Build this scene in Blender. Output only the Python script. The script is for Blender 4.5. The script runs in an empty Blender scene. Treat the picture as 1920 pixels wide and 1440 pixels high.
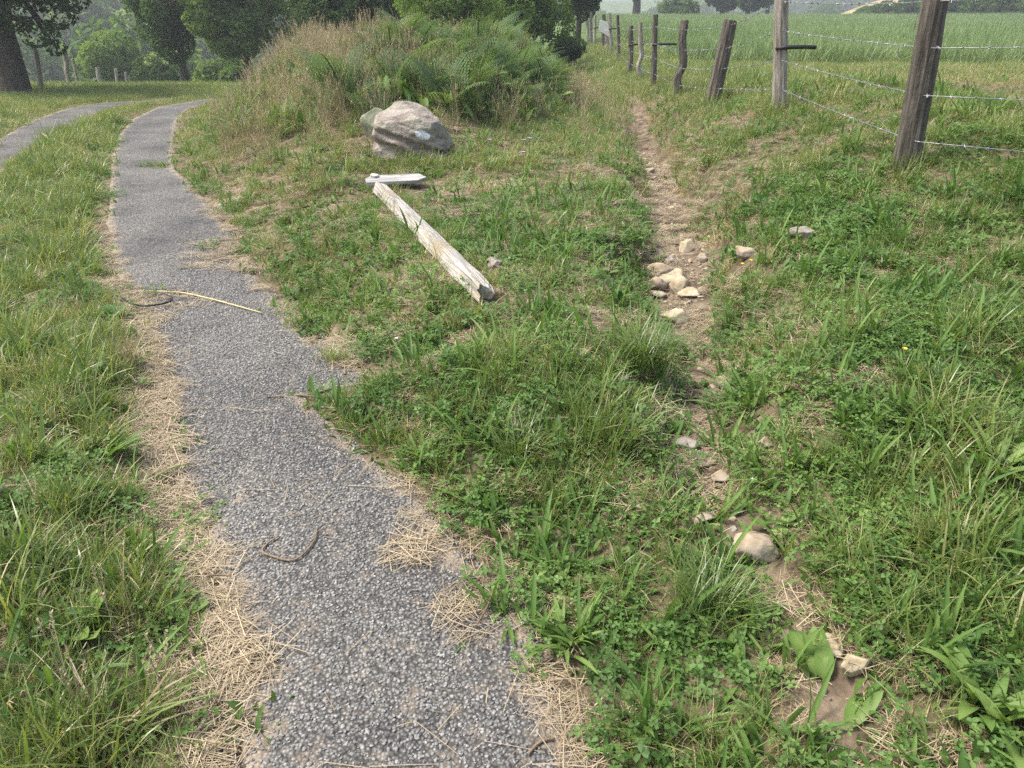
import bpy, math, random
import numpy as np
from mathutils import Vector, Matrix, Quaternion
R = math.radians
random.seed(7)
rng = np.random.default_rng(11)
sc = bpy.context.scene
C = sc.collection

# ------------------------------------------------------------------ camera
CAMZ, PITCH, FPX = 1.6, 25.9, 1442.0
cam_d = bpy.data.cameras.new('camera'); cam = bpy.data.objects.new('camera', cam_d); C.objects.link(cam)
cam.location = (0, 0, CAMZ); cam.rotation_euler = (R(90 - PITCH), 0, 0)
cam_d.sensor_width = 36; cam_d.lens = 36 * FPX / 1920; cam_d.clip_start = 0.05; cam_d.clip_end = 3000
sc.camera = cam
# ------------------------------------------------------------------ light
SUN_EL, SUN_AZ = 60.0, -95.0          # azimuth measured from +Y (view direction), negative = left
w = bpy.data.worlds.new("World"); sc.world = w; w.use_nodes = True
nt = w.node_tree; nt.nodes.clear()
sky = nt.nodes.new('ShaderNodeTexSky'); sky.sky_type = 'NISHITA'; sky.sun_disc = False
sky.sun_elevation = R(SUN_EL); sky.sun_rotation = R(SUN_AZ); sky.air_density = 1.2; sky.dust_density = 5.0; sky.ozone_density = 1.0
bg = nt.nodes.new('ShaderNodeBackground'); bg.inputs['Strength'].default_value = 0.15
wo = nt.nodes.new('ShaderNodeOutputWorld')
nt.links.new(sky.outputs[0], bg.inputs[0]); nt.links.new(bg.outputs[0], wo.inputs[0])
sd = bpy.data.lights.new('sun', 'SUN'); sd.energy = 2.5; sd.angle = R(12); sd.color = (1.0, 0.965, 0.90)
so = bpy.data.objects.new('sun', sd); C.objects.link(so)
tosun = Vector((math.sin(R(SUN_AZ)) * math.cos(R(SUN_EL)), math.cos(R(SUN_AZ)) * math.cos(R(SUN_EL)), math.sin(R(SUN_EL))))
so.rotation_euler = (-tosun).to_track_quat('-Z', 'Y').to_euler(); so.location = (-20, 20, 40)
sc.view_settings.view_transform = 'Standard'; sc.view_settings.look = 'None'; sc.view_settings.gamma = 1
sc.view_settings.exposure = 1.08
sc.cycles.max_bounces = 6; sc.cycles.diffuse_bounces = 3; sc.cycles.transmission_bounces = 3
sc.cycles.volume_bounces = 0; sc.cycles.use_denoising = False; sc.cycles.transparent_max_bounces = 8

# ------------------------------------------------------------------ numpy helpers
def sstep(a, b, x):
    t = np.clip((x - a) / (b - a), 0, 1); return t * t * (3 - 2 * t)
def _h(ix, iy, iz, seed):
    n = (ix.astype(np.int64) * 374761393 + iy.astype(np.int64) * 668265263 + iz.astype(np.int64) * 1274126177 + seed * 974711) & 0x7fffffff
    n = ((n ^ (n >> 13)) * 1103515245 + 12345) & 0x7fffffff
    n = ((n ^ (n >> 11)) * 22695477 + 1) & 0x7fffffff
    return ((n >> 4) & 0xffff) / 65535.0
def noise2(x, y, s=1.0, seed=0):
    x = np.asarray(x, float) * s; y = np.asarray(y, float) * s
    ix = np.floor(x); iy = np.floor(y); fx = x - ix; fy = y - iy
    fx = fx * fx * (3 - 2 * fx); fy = fy * fy * (3 - 2 * fy); z = np.zeros_like(ix)
    a = _h(ix, iy, z, seed); b = _h(ix + 1, iy, z, seed); c = _h(ix, iy + 1, z, seed); d = _h(ix + 1, iy + 1, z, seed)
    return (a * (1 - fx) + b * fx) * (1 - fy) + (c * (1 - fx) + d * fx) * fy
def fbm2(x, y, s=1.0, seed=0, o=3):
    v = 0; a = .5; t = 0
    for k in range(o): v = v + a * noise2(x, y, s * 2 ** k, seed + k * 17); t += a; a *= .5
    return v / t
def noise3(p, s=1.0, seed=0):
    p = np.asarray(p, float) * s; i = np.floor(p); f = p - i; f = f * f * (3 - 2 * f); r = 0
    for dx in (0, 1):
        for dy in (0, 1):
            for dz in (0, 1):
                wgt = (f[:, 0] if dx else 1 - f[:, 0]) * (f[:, 1] if dy else 1 - f[:, 1]) * (f[:, 2] if dz else 1 - f[:, 2])
                r = r + wgt * _h(i[:, 0] + dx, i[:, 1] + dy, i[:, 2] + dz, seed)
    return r
def ray(px, py):
    u = (px - 960) / FPX; v = (720 - py) / FPX; p = R(PITCH)
    d = np.array([u, math.cos(p) + v * math.sin(p), -math.sin(p) + v * math.cos(p)]); return d
def flat(px, py, z=0.0):
    d = ray(px, py); t = (z - CAMZ) / d[2]; return d[0] * t, d[1] * t
def on_plane(px, py, Y):
    d = ray(px, py); t = Y / d[1]; return Vector((d[0] * t, Y, CAMZ + d[2] * t))

# ------------------------------------------------------------------ layout of the ground (world metres)
def edge(pts):
    a = sorted([flat(*p)[::-1] for p in pts]); a = np.array(a); return a[:, 0], a[:, 1]
PL = edge([(470, 1440), (455, 1300), (440, 1150), (400, 1040), (365, 960), (325, 880), (305, 800), (312, 720), (295, 650), (270, 590), (232, 540), (215, 480), (205, 420), (210, 370), (212, 300), (225, 255), (250, 225), (300, 200), (345, 191)])
PR = edge([(1075, 1440), (1020, 1300), (990, 1200), (900, 1100), (830, 1020), (760, 940), (660, 870), (600, 810), (565, 772), (700, 745), (690, 728), (640, 705), (600, 665), (575, 640), (540, 600), (510, 560), (470, 520), (420, 480), (435, 445), (405, 405), (360, 350), (325, 320), (322, 290), (325, 260), (330, 230), (350, 205), (385, 191)])
TL = edge([(-260, 470), (-120, 350), (0, 262), (60, 228), (130, 203), (200, 190), (270, 186)])
TR = edge([(-200, 600), (-120, 420), (0, 325), (60, 282), (110, 250), (165, 220), (230, 196), (290, 187)])
def ext(E, y):      # extrapolate a little past both ends
    ys, xs = E; v = np.interp(y, ys, xs)
    v = v + np.where(y < ys[0], (ys[0] - y) * 0.05, 0)
    return v
def path_d(x, y):   # < 0 inside the asphalt
    j = 0.05 * (fbm2(x, y, 5, 3) - .5) * 2
    a = ext(PL, y) - x; b = x - ext(PR, y)
    d = np.maximum(a, b) + j
    return np.where(y > 17.5, np.maximum(d, (y - 17.5)), d)
def track_d(x, y):
    j = 0.07 * (fbm2(x, y, 4, 9) - .5) * 2
    d = np.maximum(np.interp(y, *TL) - x, x - np.interp(y, *TR)) + j
    d = np.where(y > 17.5, np.maximum(d, (y - 17.5)), d)
    return np.where(y < TL[0][0], np.maximum(d, TL[0][0] - y), d)
GV = edge([(1600, 1500), (1500, 1270), (1420, 1120), (1340, 1010), (1290, 950), (1300, 880), (1300, 800), (1310, 720), (1290, 640), (1265, 560), (1275, 480), (1245, 400), (1225, 340), (1205, 270), (1190, 225), (1175, 200), (1140, 170)])
GWy = [0.8, 2.0, 2.6, 3.2, 3.8, 4.6, 5.5, 6.5, 9, 12, 15, 20]
GWw = [.03, .04, .05, .08, .14, .18, .2, .15, .12, .09, .05, .02]
def groove_d(x, y):
    return np.abs(x - np.interp(y, *GV) - .08 * (fbm2(x, y, 2.5, 21) - .5)) - np.interp(y, GWy, GWw) * (0.6 + .8 * noise2(x, y, 3, 23))
MC = (-1.5, 13.9)
def mound(x, y):
    r = ((x - MC[0]) / 2.1) ** 2 + ((y - MC[1]) / 4.7) ** 2
    r2 = ((x + 3.25) / .75) ** 2 + ((y - 12.6) / 2.6) ** 2
    return np.exp(-r ** 2.4) * (.8 + .3 * fbm2(x, y, .7, 31)) + .5 * np.exp(-r2 ** 1.5)
def softp(x, k=1.5): return k * np.log1p(np.exp(np.clip(x / k, -30, 30)))
def terrain(x, y, micro=True):
    x = np.asarray(x, float); y = np.asarray(y, float)
    az = x / np.maximum(y, 1.0)
    Rr = sstep(-0.14, 0.06, az)
    zr = 0.9 * sstep(12, 80, y) - 9 * sstep(76, 150, y) + 17 * sstep(220, 420, y) * (0.55 + .7 * noise2(x, y, .006, 5))
    zr = zr + 9.8 * np.exp(-(((x - 60) / 22) ** 2 + ((y - 125) / 24) ** 2))
    zl = -0.078 * softp(y - 15.5) * sstep(60, 36, y) - 12 * sstep(34, 70, y) + 24 * sstep(66, 170, y) + 10 * sstep(190, 400, y)
    zl = zl - 9 * sstep(-.36, -.31, az) * sstep(-.20, -.29, az) * sstep(90, 200, y)
    zl = zl + 0.22 * sstep(-4.2, -8.0, x) * sstep(13, 24, y) * sstep(50, 34, y)
    f = sstep(13.0, 19.0, y)
    z = f * (zl * (1 - Rr) + zr * Rr)
    z = z + 0.50 * sstep(1.5, 3.4, x) * sstep(2.5, 6, y) * sstep(60, 25, y)
    pd = np.minimum(path_d(x, y), track_d(x, y))
    z = z + 0.17 * sstep(0.12, 1.0, path_d(x, y)) * sstep(0, 2.5, y) * (x > -2) * sstep(20, 12, y)
    z = z + 0.05 * sstep(0.0, .6, pd) * sstep(20, 12, y)
    z = z - 0.17 * sstep(0.34, -0.05, groove_d(x, y)) * sstep(1.0, 4, y) * sstep(14, 9, y) - .03 * sstep(0.2, 0, groove_d(x, y))
    gx_ = np.interp(y, *GV)
    z = z + .34 * np.exp(-(((x + 1.7) / 1.5) ** 2 + ((y - 9.3) / 2.3) ** 2)) * sstep(.1, .9, path_d(x, y)) * (x > -3.5)
    z = z + .20 * sstep(.08, .65, x - gx_) * sstep(1.2, 3, y) * sstep(13, 8, y) + .07 * sstep(.1, .6, gx_ - x) * sstep(1.2, 3, y) * sstep(13, 8, y) * (x > -1)
    z = z + (0.80 + .5 * (fbm2(x, y, 1.3, 33, 3) - .5)) * mound(x, y)
    if micro:
        off = sstep(0.0, 0.25, pd)
        z = z + (0.09 * (fbm2(x, y, .9, 40, 3) - .5) + 0.05 * (fbm2(x, y, 4.5, 44, 2) - .5)) * off * sstep(200, 30, y)
        g = sstep(0.15, 0, groove_d(x, y)) * sstep(20, 8, y)
        z = z + g * 0.05 * (fbm2(x, y, 11, 47, 3) - .5)
        z = z + 2.5 * (fbm2(x, y, .03, 48, 3) - .5) * sstep(70, 160, y)
    return z
def T(x, y): return float(terrain(np.array([x]), np.array([y]))[0])
_ts = np.concatenate([np.linspace(.8, 30, 1500), np.linspace(30, 400, 1500)])
def at(px, py, lift=0.0):
    d = ray(px, py); ts = _ts
    X = d[0] * ts; Y = d[1] * ts; Zr = CAMZ + d[2] * ts
    h = terrain(X, Y) + lift - Zr
    k = np.argmax(h > 0)
    if h[k] <= 0: k = len(ts) - 1
    t0, t1 = (ts[k - 1] if k else ts[0]), ts[k]
    for _ in range(12):
        tm = (t0 + t1) / 2
        if T(d[0] * tm, d[1] * tm) + lift > CAMZ + d[2] * tm: t1 = tm
        else: t0 = tm
    t = (t0 + t1) / 2
    return Vector((d[0] * t, d[1] * t, T(d[0] * t, d[1] * t)))

# ------------------------------------------------------------------ mesh / object helpers
def make_mesh(name, V, F, mat, attrs=None, smooth=False):
    V = np.asarray(V, np.float32).reshape(-1, 3); me = bpy.data.meshes.new(name)
    if isinstance(F, np.ndarray):
        n, k = F.shape
        me.vertices.add(len(V)); me.vertices.foreach_set('co', V.ravel())
        me.loops.add(n * k); me.loops.foreach_set('vertex_index', F.astype(np.int32).ravel())
        me.polygons.add(n); me.polygons.foreach_set('loop_start', (np.arange(n) * k).astype(np.int32))
        try: me.polygons.foreach_set('loop_total', np.full(n, k, np.int32))
        except Exception: pass
        me.update(calc_edges=True)
    else:
        me.from_pydata([tuple(map(float, v)) for v in V], [], F); me.update()
    for k_, a in (attrs or {}).items():
        a = np.asarray(a, np.float32); at_ = me.attributes.new(k_, 'FLOAT', 'POINT'); at_.data.foreach_set('value', a.ravel())
    if smooth: me.polygons.foreach_set('use_smooth', np.ones(len(me.polygons), bool))
    if mat: me.materials.append(mat)
    return me
def obj(name, me, parent=None, loc=(0, 0, 0), link=True, **props):
    o = bpy.data.objects.new(name, me)
    if link: C.objects.link(o)
    o.location = loc
    if parent: o.parent = parent
    for k, v in props.items(): o[k] = v
    return o
def thing(name, label, category, loc=(0, 0, 0), group=None, me=None):
    o = bpy.data.objects.new(name, me); C.objects.link(o); o.location = loc
    o['label'] = label; o['category'] = category
    if group: o['group'] = group
    return o
class MB:
    def __init__(s): s.V = []; s.F = []; s.A = []; s.n = 0
    def add(s, V, F, r=0.5):
        V = np.asarray(V, float).reshape(-1, 3); s.V.append(V); s.F.append(np.asarray(F) + s.n); s.n += len(V)
        s.A.append(np.broadcast_to(np.asarray(r, float), (len(V),)))
    def mesh(s, name, mat, smooth=False):
        return make_mesh(name, np.concatenate(s.V), np.concatenate(s.F), mat, {'r': np.concatenate(s.A)}, smooth)
def tube(pts, rad, sides=8, cap=True, jit=0.0):
    """quads along a polyline with varying radius"""
    P = np.array([tuple(p) for p in pts], float); n = len(P); rad = np.broadcast_to(np.asarray(rad, float), (n,))
    tg = np.gradient(P, axis=0); tg /= np.linalg.norm(tg, axis=1)[:, None] + 1e-9
    up = np.array([0, 0, 1.]) if abs(tg[0][2]) < .9 else np.array([1., 0, 0])
    V = []
    s = np.cross(tg[0], up); s /= np.linalg.norm(s)
    for i in range(n):
        s = s - tg[i] * np.dot(s, tg[i]); s /= np.linalg.norm(s); b = np.cross(tg[i], s)
        a = np.arange(sides) / sides * 2 * math.pi
        rr = rad[i] * (1 + jit * (np.random.RandomState(i * 7 + n).rand(sides) - .5))
        V.append(P[i] + np.outer(np.cos(a) * rr, s) + np.outer(np.sin(a) * rr, b))
    V = np.concatenate(V); F = []
    for i in range(n - 1):
        for k in range(sides):
            k2 = (k + 1) % sides; F.append((i * sides + k, i * sides + k2, (i + 1) * sides + k2, (i + 1) * sides + k))
    if cap:
        V = np.vstack([V, P[0], P[-1]]); c0 = len(V) - 2; c1 = c0 + 1
        for k in range(0, sides, 2):
            k1, k2 = (k + 1) % sides, (k + 2) % sides
            F.append((c0, k2, k1, k)); o = (n - 1) * sides; F.append((c1, o + k, o + k1, o + k2))
    return V, np.array(F)
def strips(N, L, W, AZ, TILT, CURL, BASE, segs=4, prof='grass', fold=0.0, r=None, twist=0.0, wav=0.0):
    """N curved leaves; returns V, F, r"""
    s = np.linspace(0, 1, segs + 1)
    th = TILT[:, None] + CURL[:, None] * s[None, :] ** 1.3
    if wav: th = th + wav * np.sin(s[None, :] * 9 + AZ[:, None] * 7)
    dl = L[:, None] / segs
    h = np.concatenate([np.zeros((N, 1)), np.cumsum(np.sin(th[:, :-1]) * dl, 1)], 1)
    v = np.concatenate([np.zeros((N, 1)), np.cumsum(np.cos(th[:, :-1]) * dl, 1)], 1)
    ca, sa = np.cos(AZ)[:, None], np.sin(AZ)[:, None]
    ctr = np.stack([BASE[:, 0:1] + h * ca, BASE[:, 1:2] + h * sa, BASE[:, 2:3] + v], -1)
    if prof == 'grass': p = np.sqrt(np.clip(1 - s, 0, 1)) * (0.75 + .25 * np.sin(math.pi * s)); p[-1] = .04
    elif prof == 'leaf': p = np.sin(math.pi * np.clip(s * .96 + .04, 0, 1)) ** .75 * (0.25 + .75 * sstep(0, .3, s)); p[-1] = .03
    elif prof == 'dock': p = np.where(s < .22, .10, np.sin(math.pi * np.clip((s - .16) / .84, 0, 1)) ** .6); p[-1] = .05
    else: p = np.ones_like(s)
    wdt = W[:, None] * p[None, :] * .5
    tw = twist * (rng.random(N) - .5)[:, None] * s[None, :] * 2 + (rng.random(N) - .5)[:, None] * twist * .5
    px_, py_, pz_ = -sa * np.cos(tw), ca * np.cos(tw), np.sin(tw)
    side = np.stack([px_ * wdt, py_ * wdt, pz_ * wdt], -1)
    cols = [ctr - side, ctr + side]
    if fold:
        nrm = np.stack([-np.cos(th) * ca, -np.cos(th) * sa, np.sin(th)], -1)
        e = nrm * (wdt * fold)[..., None]
        cols = [ctr - side + e, ctr, ctr + side + e]
    k = len(cols); V = np.stack(cols, 2)             # N, segs+1, k, 3
    base = (np.arange(N) * (segs + 1) * k)[:, None, None]
    i = np.arange(segs)[None, :, None] * k; j = np.arange(k - 1)[None, None, :]
    a = base + i + j; F = np.stack([a, a + 1, a + 1 + k, a + k], -1).reshape(-1, 4)
    if r is None: r = rng.random(N)
    rr = np.repeat(r, (segs + 1) * k).reshape(-1, k).copy()
    if k == 3: rr[:, 1] += .45
    rr = rr.ravel()
    return V.reshape(-1, 3), F, rr

# ------------------------------------------------------------------ materials
def newmat(name):
    m = bpy.data.materials.new(name); m.use_nodes = True; n = m.node_tree; n.nodes.clear()
    return m, n, n.nodes, n.links
def ramp(nodes, stops):
    r = nodes.new('ShaderNodeValToRGB'); e = r.color_ramp.elements
    while len(e) > 1: e.remove(e[-1])
    e[0].position = stops[0][0]; e[0].color = (*stops[0][1], 1)
    for p, c in stops[1:]:
        x = e.new(p); x.color = (*c, 1)
    return r
def mathn(nodes, links, op, a, b):
    m = nodes.new('ShaderNodeMath'); m.operation = op
    for i, v in enumerate((a, b)):
        if isinstance(v, (int, float)): m.inputs[i].default_value = v
        else: links.new(v, m.inputs[i])
    return m.outputs[0]
def leafmat(name, stops, trans=.3, rough=.5, spec=.35, nscale=1.6, wn=.36, wr=.42, wo_=.28, tcol=None):
    m, n, N, L = newmat(name)
    at_ = N.new('ShaderNodeAttribute'); at_.attribute_name = 'r'
    oi = N.new('ShaderNodeObjectInfo'); g = N.new('ShaderNodeNewGeometry')
    nz = N.new('ShaderNodeTexNoise'); nz.inputs['Scale'].default_value = nscale; nz.inputs['Detail'].default_value = 4
    L.new(g.outputs['Position'], nz.inputs['Vector'])
    nn = mathn(N, L, 'MULTIPLY_ADD', nz.outputs[0], 2.4); nn.node.inputs[2].default_value = -.7
    v = mathn(N, L, 'MULTIPLY', at_.outputs['Fac'], wr)
    v = mathn(N, L, 'ADD', v, mathn(N, L, 'MULTIPLY', nn, wn))
    v = mathn(N, L, 'ADD', v, mathn(N, L, 'MULTIPLY', oi.outputs['Random'], wo_))
    rp = ramp(N, stops); L.new(v, rp.inputs[0])
    bs = N.new('ShaderNodeBsdfPrincipled'); bs.inputs['Roughness'].default_value = rough
    bs.inputs['Specular IOR Level'].default_value = spec
    L.new(rp.outputs[0], bs.inputs['Base Color'])
    tr = N.new('ShaderNodeBsdfTranslucent')
    mx = N.new('ShaderNodeMix'); mx.data_type = 'RGBA'; mx.blend_type = 'MULTIPLY'; mx.inputs[0].default_value = 1
    L.new(rp.outputs[0], mx.inputs[6]); mx.inputs[7].default_value = (*(tcol or (1.5, 1.5, .7)), 1)
    L.new(mx.outputs[2], tr.inputs[0])
    ms = N.new('ShaderNodeMixShader'); ms.inputs[0].default_value = trans
    L.new(bs.outputs[0], ms.inputs[1]); L.new(tr.outputs[0], ms.inputs[2])
    o = N.new('ShaderNodeOutputMaterial'); L.new(ms.outputs[0], o.inputs[0])
    return m
GREEN = [(0, (.040, .080, .020)), (.25, (.090, .145, .033)), (.5, (.148, .207, .050)), (.70, (.225, .262, .085)), (.84, (.31, .28, .14)), (1, (.42, .34, .21))]
M_grass = leafmat('grass_green', GREEN, trans=.35, rough=.36, spec=.5)
M_mown = leafmat('mown_grass', [(0, (.085, .105, .035)), (.3, (.155, .165, .06)), (.55, (.25, .225, .10)), (.8, (.34, .27, .15)), (1, (.42, .33, .20))], trans=.25, rough=.55)
M_field = leafmat('field_grass', [(0, (.075, .13, .04)), (.4, (.13, .20, .075)), (.75, (.20, .27, .12)), (1, (.30, .32, .18))], trans=.3, rough=.5, nscale=.25)
M_herb = leafmat('herb_leaf', [(0, (.035, .08, .02)), (.4, (.07, .14, .032)), (.75, (.12, .205, .048)), (1, (.20, .27, .085))], trans=.3, rough=.5, spec=.25)
M_straw = leafmat('dry_straw', [(0, (.13, .10, .06)), (.35, (.26, .20, .125)), (.7, (.40, .325, .21)), (1, (.56, .48, .33))], trans=.12, rough=.5, tcol=(1, 1, .9), wn=.2, wr=.6, wo_=.2)
M_dry = leafmat('dry_grass', [(0, (.11, .14, .05)), (.3, (.20, .19, .09)), (.6, (.33, .27, .16)), (1, (.47, .39, .26))], trans=.25, rough=.6, tcol=(1.1, 1, .8))
M_fern = leafmat('bracken_leaf', [(0, (.022, .05, .022)), (.35, (.05, .095, .04)), (.7, (.105, .17, .065)), (1, (.20, .27, .10))], trans=.35, rough=.6, spec=.15, nscale=1.3, wn=.6)
M_dock = leafmat('dock_leaf', [(0, (.08, .15, .035)), (.5, (.13, .22, .05)), (1, (.22, .30, .09))], trans=.35, rough=.5, spec=.25, nscale=14)
M_tree_dark = leafmat('leaf_dark', [(0, (.020, .042, .013)), (.5, (.042, .078, .024)), (1, (.09, .135, .04))], trans=.45, rough=.65, spec=.12, nscale=.5)
M_tree_mid = leafmat('leaf_mid', [(0, (.035, .075, .020)), (.5, (.075, .135, .034)), (1, (.15, .215, .06))], trans=.45, rough=.65, spec=.12, nscale=.5)
M_tree_light = leafmat('leaf_light', [(0, (.06, .11, .028)), (.5, (.12, .19, .045)), (1, (.22, .28, .08))], trans=.45, rough=.65, spec=.12, nscale=.5)
M_yellow = leafmat('petal_yellow', [(0, (.75, .45, .02)), (1, (.85, .6, .04))], trans=.2)
M_purple = leafmat('petal_purple', [(0, (.33, .14, .32)), (1, (.48, .25, .46))], trans=.2)
M_white_fl = leafmat('petal_white', [(0, (.65, .65, .55)), (1, (.8, .8, .74))], trans=.2)

def basic(name, stops, scale=8, rough=.8, bump=.3, stretch=None, detail=6, coords='Object', bscale=None, bdist=.01, second=None):
    m, n, N, L = newmat(name)
    tc = N.new('ShaderNodeTexCoord'); mp = N.new('ShaderNodeMapping')
    if coords == 'World':
        g = N.new('ShaderNodeNewGeometry'); L.new(g.outputs['Position'], mp.inputs[0])
    else: L.new(tc.outputs[coords], mp.inputs[0])
    if stretch: mp.inputs['Scale'].default_value = stretch
    nz = N.new('ShaderNodeTexNoise'); nz.inputs['Scale'].default_value = scale; nz.inputs['Detail'].default_value = detail; nz.inputs['Roughness'].default_value = .62
    L.new(mp.outputs[0], nz.inputs['Vector'])
    rp = ramp(N, stops); L.new(nz.outputs[0], rp.inputs[0]); col = rp.outputs[0]
    if second:
        sc2, c2, lo, hi = second
        n2 = N.new('ShaderNodeTexNoise'); n2.inputs['Scale'].default_value = sc2; n2.inputs['Detail'].default_value = 5; L.new(tc.outputs['Object'], n2.inputs['Vector'])
        mr = N.new('ShaderNodeMapRange'); mr.inputs[1].default_value = lo; mr.inputs[2].default_value = hi; L.new(n2.outputs[0], mr.inputs[0])
        mx = N.new('ShaderNodeMix'); mx.data_type = 'RGBA'; L.new(mr.outputs[0], mx.inputs[0]); L.new(col, mx.inputs[6]); mx.inputs[7].default_value = (*c2, 1); col = mx.outputs[2]
    bs = N.new('ShaderNodeBsdfPrincipled'); bs.inputs['Roughness'].default_value = rough; bs.inputs['Specular IOR Level'].default_value = .25
    L.new(col, bs.inputs['Base Color'])
    nb = N.new('ShaderNodeTexNoise'); nb.inputs['Scale'].default_value = bscale or scale * 3; nb.inputs['Detail'].default_value = 8; L.new(mp.outputs[0], nb.inputs['Vector'])
    bp = N.new('ShaderNodeBump'); bp.inputs['Strength'].default_value = bump; bp.inputs['Distance'].default_value = bdist
    L.new(nb.outputs[0], bp.inputs['Height']); L.new(bp.outputs[0], bs.inputs['Normal'])
    o = N.new('ShaderNodeOutputMaterial'); L.new(bs.outputs[0], o.inputs[0])
    return m
M_bark = basic('bark', [(.3, (.035, .028, .022)), (.7, (.12, .10, .08))], 6, .9, .8, (3, 3, .6), bdist=.03)
M_birch = basic('pale_bark', [(.35, (.25, .25, .23)), (.6, (.55, .55, .52))], 3, .8, .4, (1, 1, .6))
M_wood_old = basic('weathered_wood', [(.28, (.07, .06, .05)), (.46, (.22, .195, .16)), (.7, (.42, .38, .32))], 9, .85, .8, (5, 5, .45), bdist=.012)
M_wood_dark = basic('dark_wood', [(.28, (.022, .019, .016)), (.46, (.075, .064, .052)), (.72, (.20, .175, .145))], 9, .85, .9, (5, 5, .4), bdist=.014)
M_wood_pale = basic('pale_wood', [(.30, (.09, .08, .065)), (.40, (.25, .23, .195)), (.54, (.40, .375, .33)), (.77, (.54, .515, .47))], 9, .8, .9, (.35, 7, 7), bdist=.008, second=(2.5, (.30, .25, .17), .52, .68))
M_board = basic('grey_board', [(.25, (.08, .08, .075)), (.45, (.24, .235, .225)), (.75, (.44, .43, .41))], 7, .8, .6, (.5, 6, 6), bdist=.004)
M_wire = basic('galvanised_wire', [(.3, (.17, .175, .18)), (.7, (.36, .365, .37))], 60, .45, .1); M_wire.node_tree.nodes['Principled BSDF'].inputs['Metallic'].default_value = .6
M_black = basic('black_plastic', [(.3, (.012, .012, .013)), (.7, (.03, .03, .03))], 30, .5, .1)
M_white = basic('white_plate', [(.3, (.62, .60, .54)), (.7, (.76, .74, .68))], 10, .6, .1)
M_stone = basic('sandstone', [(.3, (.17, .125, .08)), (.5, (.33, .26, .18)), (.72, (.48, .40, .30))], 14, .9, .6, bdist=.006, second=(3, (.27, .24, .20), .45, .65))
M_stone_y = basic('ochre_stone', [(.3, (.21, .165, .10)), (.5, (.37, .31, .205)), (.72, (.52, .46, .34))], 14, .9, .6, bdist=.006, second=(4, (.36, .31, .25), .5, .7))
M_stone_g = basic('grey_stone', [(.3, (.12, .10, .085)), (.5, (.24, .21, .18)), (.72, (.38, .34, .30))], 16, .9, .6, bdist=.006)
M_mossy = basic('mossy_stone', [(.3, (.09, .10, .065)), (.5, (.17, .18, .12)), (.72, (.28, .28, .22))], 9, .95, .7, bdist=.01)
M_chip = basic('chip', [(.3, (.12, .118, .113)), (.5, (.195, .19, .18)), (.72, (.29, .28, .26))], 3, .7, .1, coords='World', bscale=300)
# chips vary one by one
_n = M_chip.node_tree; _oi = _n.nodes.new('ShaderNodeObjectInfo'); _rp = [x for x in _n.nodes if x.type == 'VALTORGB'][0]
_n.links.new(_oi.outputs['Random'], _rp.inputs[0])
for e_, p_ in zip(_rp.color_ramp.elements, (.0, .55, 1.0)): e_.position = p_
M_reed = basic('reed', [(.3, (.42, .33, .14)), (.7, (.62, .52, .27))], 8, .6, .2)
M_twig = basic('twig', [(.3, (.10, .07, .045)), (.7, (.27, .2, .13))], 30, .85, .5)

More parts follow.
